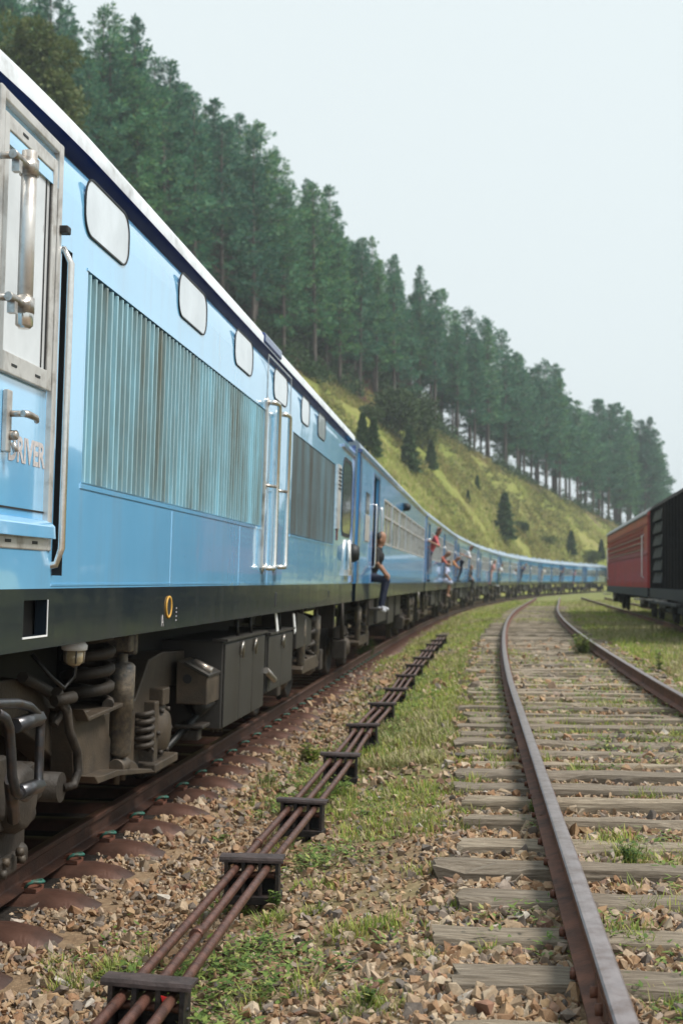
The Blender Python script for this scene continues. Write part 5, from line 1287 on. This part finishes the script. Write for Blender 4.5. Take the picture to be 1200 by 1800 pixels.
# ================================================================== TREES
def pine_meshes(seed, H=22.0):
    r = random.Random(seed); lean = (r.uniform(-.02, .02), r.uniform(-.02, .02))
    wid = r.uniform(.8, 1.3); pw = r.uniform(.45, .85); skw = (r.uniform(0, 6.28), r.uniform(.0, .45)); m = MB(); pts = []; rs = []
    for k in range(9):
        t = k / 8; pts.append((lean[0] * H * t + .12 * math.sin(3 * t + seed), lean[1] * H * t + .1 * math.cos(2 * t + seed), H * t - (.6 if k == 0 else 0))); rs.append(.24 * (1 - t) ** .8 + .02)
    m.tube(pts, rs, 7)
    def axis(h):
        t = h / H; return Vector((lean[0] * h + .12 * math.sin(3 * t + seed), lean[1] * h + .1 * math.cos(2 * t + seed), h))
    V = []; F = []; cb = r.uniform(.20, .40); nw = 22
    def spray(c, d, L, n):
        for _ in range(n):
            q = Vector((r.gauss(0, 1), r.gauss(0, 1), r.gauss(0, .7))).normalized()
            e = (d * .9 + q * .95 + Vector((0, 0, .18))).normalized(); l = L * r.uniform(.5, 1.1); w = e.cross(q + Vector((.01, .3, .2)))
            if w.length < 1e-3: continue
            w.normalize(); w *= l * r.uniform(.12, .24); b = c + q * L * .42; k = len(V)
            V.extend([b - w * .5, b + e * l * .5 + w * .7, b + e * l, b + e * l * .45 - w * .8]); F.append((k, k + 1, k + 2, k + 3))
    for i in range(nw):
        t = (i + r.uniform(-.3, .3)) / (nw - 1); t = min(max(t, 0), 1); h = H * (cb + (1 - cb) * t * .985)
        prof = 4.2 * wid * (1 - t) ** pw * (.62 + .38 * math.sin(min(1, t * 3.2) * math.pi / 2)) + .18
        nb = 5 if t < .85 else 4; a0 = r.uniform(0, 6.28)
        for b in range(nb):
            a = a0 + b * 2 * math.pi / nb + r.gauss(0, .25); Lb = prof * r.uniform(.45, 1.25) * (1 + skw[1] * math.cos(a - skw[0])); el = -.15 + .75 * t + r.gauss(0, .14)
            if r.random() < .14: continue
            d = Vector((math.cos(a) * math.cos(el), math.sin(a) * math.cos(el), math.sin(el))); o = axis(h); tip = o + d * Lb + Vector((0, 0, .12 * Lb))
            m.tube([o, o + d * Lb * .6, tip], [.045 * (1 - t) + .012, .025, .008], 4, cap=False)
            ns = 2 + int(Lb * 1.35)
            for s_ in range(ns):
                f = .34 + .66 * (s_ + r.random() * .6) / ns; c = o + d * Lb * f + Vector((r.gauss(0, .17), r.gauss(0, .17), .12 * Lb * f * f + r.gauss(0, .10)))
                spray(c, d, .50 + .10 * (1 - t), 17)
    spray(axis(H * .99), Vector((0, 0, 1)), .6, 16)
    for _ in range(9):       # dead lower twigs
        h = H * r.uniform(.14, cb); a = r.uniform(0, 6.28); o = axis(h); m.tube([o, o + Vector((math.cos(a), math.sin(a), r.uniform(-.1, .3))) * r.uniform(.5, 1.5)], [.025, .006], 4, cap=False)
    crown = raw_mesh('crown', [v[:] for v in V], F, ['needle'])
    return m.mesh('trunk', 'bark'), crown
PINES = [pine_meshes(40 + i) for i in range(13)]
print('crown quads', [len(p[1].polygons) for p in PINES][:3])
YTOP_X = [-200, 0, 60, 110, 150, 200, 240, 330, 445, 520, 600, 700, 780, 850, 900, 950, 1050, 1120, 1160, 1200]
YTOP_Y = [-90, -60, -30, 0, 60, 35, 30, 150, 225, 300, 375, 462, 512, 540, 590, 625, 695, 735, 770, 800]
def zone(px): return 'above the railcar roof' if px < 450 else 'on the slope crest above the second coach' if px < 760 else 'on the crest with sky between trunks' if px < 1000 else 'at the far right end of the wood'
trees = []
def add_pine(X, Y, H, lab=None, group='pines of the hillside wood', var=None, name='pine_tree'):
    i = len(trees); T = empty(name, (X, Y, hill_z(X, Y) - .2)); tr, cr = PINES[random.randrange(13) if var is None else var]
    k = H / 22.0; w = k * random.uniform(.92, 1.18); T.scale = (w, w, k); T.rotation_euler = (0, 0, random.uniform(0, 6.28))
    link('trunk', tr, T); link('crown', cr, T)
    tag(T, lab, 'tree', group); trees.append(T); return T
ROWN = ['front', 'second', 'third', 'fourth', 'fifth', 'sixth', 'rearmost']
def nth(i): return '%d%s' % (i, 'th' if 10 < i % 100 < 14 else {1: 'st', 2: 'nd', 3: 'rd'}.get(i % 10, 'th'))
for r_ in range(7):
    px = -120.0 + random.uniform(0, 60); cnt = 0
    while px < 1165:
        Yf = float(np.interp(px, PX, YFD)); Y = Yf + .8 + r_ * (3.6 if px < 700 else 3.0) + random.uniform(-1.3, 1.3)
        X = (px - 600) / FPX * Y; yb = float(np.interp(px, PX, YFP)); yt = float(np.interp(px, YTOP_X, YTOP_Y))
        H = (CAM_H - (yt - HORIZON) * Y / FPX - hill_z(X, Y)) * random.uniform(.80, 1.03) * (1.0 if random.random() < .7 else .84)
        step = random.uniform(2.2, 3.7) * (1 if r_ < 3 else 1.1)
        if r_ < 4 or (px < 700 and r_ < 6):
            if not (px > 1120 and r_ > 3):
                cnt += 1; add_pine(X, Y, max(9, H), 'pine in the %s row of the hillside wood, %s from the left' % (ROWN[r_], nth(cnt)))
        px += step * FPX / Y
print('pines', len(trees))
for (px, yt, q) in ((185, 15, 'at the top left above the cab roof'), (232, 30, 'forked tip right of the highest pine'), (90, -25, 'near the top left corner'), (330, 150, 'above the first oval window'), (445, 215, 'highest over the middle of the railcar'), (575, 330, 'above the rear of the railcar'), (1140, 735, 'last at the right end of the wood'), (735, 470, 'above the round bush')):
    Yf = float(np.interp(px, PX, YFD)); Y = Yf + 3; X = (px - 600) / FPX * Y; zt = CAM_H - (yt - HORIZON) * Y / FPX
    add_pine(X, Y, zt - hill_z(X, Y), 'tall pine rising over its neighbours, ' + q, 'taller pines')

# ---- young conifers and bushes on the open slope
def leafy(seed, fn_pts, leaf, mat, n, name='crown', flat=.0):
    r = random.Random(seed); V = []; F = []
    for _ in range(n):
        c, d, L = fn_pts(r); q = Vector((r.gauss(0, 1), r.gauss(0, 1), r.gauss(0, 1))).normalized(); e = (d + q * .8).normalized(); w = e.cross(q)
        if w.length < 1e-3: continue
        w = w.normalized() * L * r.uniform(.25, .5); k = len(V); V.extend([c - w * .4, c + e * L * .5 + w * .6, c + e * L, c + e * L * .5 - w * .6]); F.append((k, k + 1, k + 2, k + 3))
    return raw_mesh(name, [v[:] for v in V], F, [mat])
def cone_pts(H, Rb):
    def f(r):
        t = r.random() ** 1.3; a = r.uniform(0, 6.28); lay = .72 + .28 * math.cos(t * 34 + math.sin(a * 3) * 1.2); rad = Rb * (1 - t) ** .8 * lay * math.sqrt(r.uniform(.25, 1)) * (1 + .18 * math.sin(a * 5 + t * 9))
        d = Vector((math.cos(a), math.sin(a), .25)); return Vector((rad * math.cos(a), rad * math.sin(a), .06 * H + t * H * .94)), d, H * .075
    return f
def blob_pts(lobes, leaf):
    def f(r):
        c, rad = lobes[r.randrange(len(lobes))]; d = Vector((r.gauss(0, 1), r.gauss(0, 1), r.gauss(0, 1) * .8 + .25)).normalized(); k = rad * r.uniform(.72, 1.05) * (1 + .18 * math.sin(d.x * 7 + d.y * 5) * math.cos(d.z * 6))
        return Vector(c) + Vector((d.x * k, d.y * k, d.z * k * .85)), d, leaf
    return f
def trunk_mesh(H, r0):
    m = MB(); m.tube([(0, 0, -.3), (.04 * H * .1, 0, H * .5), (0, 0, H)], [r0, r0 * .7, r0 * .15], 7); return m.mesh('trunk', 'bark')
YC = [leafy(7 + i, cone_pts(5.0, 1.25), .3, 'young', 2600) for i in range(3)]; YT = trunk_mesh(4.6, .09)
conifers = [(637, 790, 728, 'slim young conifer on the slope right above the train roof, left of a pair'), (656, 806, 735, 'young conifer on the slope above the train roof, right of a pair'),
            (719, 833, 750, 'dark young conifer on the open slope in front of the round bush'), (757, 828, 775, 'thin sparse young conifer at the right of the round bush'),
            (886, 952, 868, 'pointed young conifer standing alone on the lower slope'), (838, 862, 836, 'small dark conifer sapling on the brown bank'),
            (822, 884, 862, 'tiny green sapling on the mid slope'), (1003, 978, 935, 'dark bushy young conifer low on the slope near the far coaches'), (1056, 985, 950, 'young conifer at the foot of the hill beside the red carriage')]
for i, (px, yb, yt, lab) in enumerate(conifers):
    X, Y, z = hill_hit(px, yb); H = (yb - yt) * Y / FPX; T = empty('young_conifer', (X, Y, z - .1)); k = H / 5.0; T.scale = (k * 1.05, k * 1.05, k); T.rotation_euler = (0, 0, i * 1.3)
    link('crown', YC[i % 3], T); link('trunk', YT, T); tag(T, lab, 'conifer', 'young conifers on the open slope')
bushes = [(702, 780, 678, 118, 'large rounded green bush in front of the pine trunks', 'bushleaf'), (655, 742, 712, 50, 'low dark bush beside the large rounded bush', 'bushleaf'), (742, 790, 742, 50, 'mid green shrub between the round bush and the pine trunks', 'olive'),
          (915, 935, 915, 34, 'small shrub on the lower slope right of the lone conifer', 'bushleaf'), (960, 960, 940, 36, 'grey green shrub on the slope above the far coaches', 'olive'), (1040, 990, 966, 30, 'shrub at the foot of the slope above the last coach', 'bushleaf')]
for i, (px, yb, yt, w, lab, mt) in enumerate(bushes):
    X, Y, z = hill_hit(px, yb); k = Y / FPX; H = (yb - yt) * k; Wd = w * k; r = random.Random(i)
    lob = [((r.uniform(-.32, .32) * Wd, r.uniform(-.3, .3) * Wd, H * r.uniform(.3, .7)), r.uniform(.22, .34) * min(Wd, H * 1.3)) for _ in range(8)]
    T = empty('slope_bush', (X, Y, z - .2)); link('foliage', leafy(60 + i, blob_pts(lob, .06 * H + .12), .2, mt, 5000 if i == 0 else 2600, 'foliage'), T); link('stem', trunk_mesh(H * .6, .08), T); tag(T, lab, 'bush', 'bushes on the slope')
# low scrub and bramble over the slope (uncountable)
V = []; F = []; r = random.Random(77)
for _ in range(2000):
    p = r.uniform(560, 1090); Yt = float(np.interp(p, _tp, _ty)); Yf = float(np.interp(p, PX, YFD)); u = .25 + .78 * r.random() ** .7; Y = Yt + (Yf - Yt) * u; X = (p - 600) / FPX * Y
    if mnoise.noise((X * .09, Y * .06, 61)) + .45 * (u - .6) < .06: continue
    z = hill_z(X, Y); R0 = r.uniform(.3, .95)
    for q in range(46):
        d = Vector((r.gauss(0, 1), r.gauss(0, 1), abs(r.gauss(0, .8)))).normalized(); c = Vector((X, Y, z - .1)) + d * R0 * r.uniform(.6, 1.05); e = (d + Vector((r.gauss(0, .7), r.gauss(0, .7), r.gauss(0, .7)))).normalized(); w = e.cross(Vector((r.gauss(0, 1), r.gauss(0, 1), r.gauss(0, 1)))).normalized() * .08; l = r.uniform(.14, .32)
        k = len(V); V.extend([c, c + e * l * .5 + w, c + e * l, c + e * l * .5 - w]); F.append((k, k + 1, k + 2, k + 3))
tag(link('hillside_scrub', raw_mesh('hillside_scrub', [v[:] for v in V], F, ['scrub'])), 'low olive scrub scattered over the grassy slope below the pines', 'scrub', kind='stuff')
# dark understorey along the foot of the wood
V = []; F = []; r = random.Random(78)
for _ in range(760):
    p = r.uniform(380, 1120); Yf = float(np.interp(p, PX, YFD)); Y = Yf + r.uniform(-1.5, 12); X = (p - 600) / FPX * Y
    dens = 1.0 if p < 760 else .62 if p < 930 else .30
    if r.random() > dens or mnoise.noise((X * .15, Y * .1, 71)) < -.25: continue
    z = hill_z(X, Y); R0 = r.uniform(.7, 1.7) * (1.15 if p < 760 else 1.0); Hh = R0 * r.uniform(.9, 2.2)
    for q in range(70):
        d = Vector((r.gauss(0, 1), r.gauss(0, 1), abs(r.gauss(0, .8)))).normalized(); c = Vector((X, Y, z - .2)) + Vector((d.x * R0, d.y * R0, d.z * Hh)) * r.uniform(.5, 1.05); e = (d + Vector((r.gauss(0, .7), r.gauss(0, .7), r.gauss(0, .7)))).normalized(); w = e.cross(Vector((r.gauss(0, 1), r.gauss(0, 1), r.gauss(0, 1)))).normalized() * .13; l = r.uniform(.25, .6)
        k = len(V); V.extend([c, c + e * l * .5 + w, c + e * l, c + e * l * .5 - w]); F.append((k, k + 1, k + 2, k + 3))
tag(link('understorey', raw_mesh('understorey', [v[:] for v in V], F, ['young'])), 'dark brushwood along the foot of the pine wood', 'brushwood', kind='stuff')
# broad yellowish tree behind the cab roof
X, Y = (45 - 600) / FPX * 88, 88; z = hill_z(X, Y); zt = CAM_H - (28 - HORIZON) * Y / FPX; H = zt - z; r = random.Random(5)
lob = [((r.uniform(-2.6, 2.6), r.uniform(-2, 2), H * r.uniform(.55, .88)), r.uniform(1.2, 2.1)) for _ in range(22)]
T = empty('broadleaf_tree', (X, Y, z - .2)); link('crown', leafy(5, blob_pts(lob, .42), .4, 'olive', 15000), T); link('trunk', trunk_mesh(H * .8, .3), T); tag(T, 'round olive green broadleaf tree above the cab roof at the left edge', 'tree')

# ---- the wood across the line, right of the picture (seen only as reflection in the paint)
V = []; F = []; r = random.Random(3)
for _ in range(34000):
    a = R(r.uniform(12.6, 100)); d = r.uniform(85, 110) + (90 if a < R(17) else 0); hmax = d * math.tan(R(2.3 + 1.9 * max(0, (math.degrees(a) - 16) / 20) ** .7)) * (1 + .55 * mnoise.noise((a * 14, 0, 0)) + .45 * mnoise.noise((a * 50, 2, 0)))
    h = hmax * r.random() ** .6 + 1.0; c = Vector((d * math.sin(a), d * math.cos(a), h - 1.2)); e = Vector((r.gauss(0, 1), r.gauss(0, 1), r.gauss(0, 1))).normalized(); w = e.cross(Vector((r.gauss(0, 1), r.gauss(0, 1), r.gauss(0, 1)))).normalized()
    k = len(V); V.extend([c, c + e * .8 + w * .5, c + e * 1.6, c + e * .8 - w * .5]); F.append((k, k + 1, k + 2, k + 3))
tag(link('far_wood', raw_mesh('far_wood', [v[:] for v in V], F, ['needle'])), 'dark low wood far across the line to the right', 'wood', kind='stuff')

# ================================================================== WEEDS NEAR THE TRACKS
def weed_mesh(seed, n, H, spread, leaf):
    r = random.Random(seed); m = MB(); V = []; F = []
    for _ in range(n):
        a = r.uniform(0, 6.28); l = H * r.uniform(.5, 1.1); d = Vector((math.cos(a) * spread * r.random(), math.sin(a) * spread * r.random(), 1)).normalized(); o = Vector((math.cos(a), math.sin(a), 0)) * spread * .25 * r.random()
        m.tube([o, o + d * l * .6, o + d * l + Vector((math.cos(a), math.sin(a), -.2)) * l * .15], [.0028, .002, .001], 4, cap=False)
        for q in range(int(5 + l * 30)):
            f = r.uniform(.2, 1); b = r.uniform(0, 6.28); c = o + d * l * f; e = Vector((math.cos(b), math.sin(b), r.uniform(-.1, .7))).normalized(); w = e.cross(Vector((0, 0, 1))).normalized() * leaf * r.uniform(.22, .34); L_ = leaf * r.uniform(.6, 1.2)
            k = len(V); V.extend([c, c + e * L_ * .45 + w, c + e * L_ + Vector((0, 0, -.15 * L_)), c + e * L_ * .45 - w]); F.append((k, k + 1, k + 2, k + 3))
    return m.mesh('stem', 'weed'), raw_mesh('leaf_mass', [v[:] for v in V], F, ['weed'])
weeds = [(1105, 1530, .16, 26, .16, 'leafy weed clump growing between the siding rails'), (1022, 1152, .42, 40, .6, 'dark green weed clump beside the right rail of the siding'), (938, 1432, .10, 14, .10, 'small leafy weed against the left rail of the siding'),
         (480, 1600, .10, 12, .10, 'leafy seedling in front of the second nearest roller stand'), (545, 1345, .20, 34, .30, 'leafy weed patch covering the rods beyond the third stand'), (470, 1385, .14, 30, .28, 'broad weed patch left of the third nearest roller stand'),
         (640, 1160, .5, 40, .7, 'weed clump at the ballast edge beside the coach bogie'), (650, 1775, .10, 16, .12, 'weed tuft at the bottom edge between rods and siding'), (1160, 1185, .35, 8, .1, 'tall thin weed stalk beside the right rail in front of the wagon')]
for i, (px, py, H, n, sp, lab) in enumerate(weeds):
    X, Y, z = g_at(px, py); a, b = weed_mesh(80 + i, n, H, sp, .028 + .03 * (Y > 12) + .02 * (Y > 18)); T = empty('weed_plant', (X, Y, z - .01)); link('stem', a, T); link('leaves', b, T); tag(T, lab, 'weed', 'leafy weeds beside the tracks')
# small ground-hugging weeds along the rods and among the sleepers (uncountable)
V = []; F = []; r = random.Random(12)
for _ in range(2600):
    Y = 4 + 16 * r.random() ** 1.3
    if r.random() < .62: a = hd(Xc, Y); v = 2.25 + r.gauss(0, .28); X = Xc(Y) + v
    else: X = Xr(Y) + r.uniform(-1.3, 1.4)
    if abs(abs(X - Xr(Y)) - .872) < .08 or mnoise.noise((X * 1.4, Y * 1.1, 31)) < (.04 if Y > 9 else .14): continue
    z = gz(X, Y)
    for q in range(22):
        c = Vector((X + r.gauss(0, .045), Y + r.gauss(0, .045), z + abs(r.gauss(.03, .03)))); b = r.uniform(0, 6.28); L_ = r.uniform(.018, .042) * (1 + Y / 25); e = Vector((math.cos(b), math.sin(b), r.uniform(-.1, .6))).normalized(); w = e.cross(Vector((0, 0, 1))).normalized() * L_ * r.uniform(.12, .28)
        k = len(V); V.extend([c, c + e * L_ * .45 + w, c + e * L_, c + e * L_ * .45 - w]); F.append((k, k + 1, k + 2, k + 3))
tag(link('ground_weeds', raw_mesh('ground_weeds', [v[:] for v in V], F, ['weed'])), 'small leafy weeds scattered along the rods and sleepers', 'weeds', kind='stuff')

# ================================================================== HAZE (closed box of thin moist air round the whole place)
m = MB(); m.box(-1600, 1600, -300, 1700, -9, 75); hz = m.build('haze', 'dark'); hz.data.materials.clear()
hm = bpy.data.materials.new('haze_air'); hm.use_nodes = True; hn = hm.node_tree; hn.nodes.clear()
ho_ = hn.nodes.new('ShaderNodeOutputMaterial'); pv = hn.nodes.new('ShaderNodeVolumePrincipled'); pv.inputs['Color'].default_value = (.86, .94, 1.0, 1); pv.inputs['Density'].default_value = .00058; pv.inputs['Anisotropy'].default_value = .2
hn.links.new(pv.outputs[0], ho_.inputs['Volume']); hz.data.materials.append(hm); tag(hz, 'thin pale moist haze hanging over the whole valley', 'haze', kind='stuff')
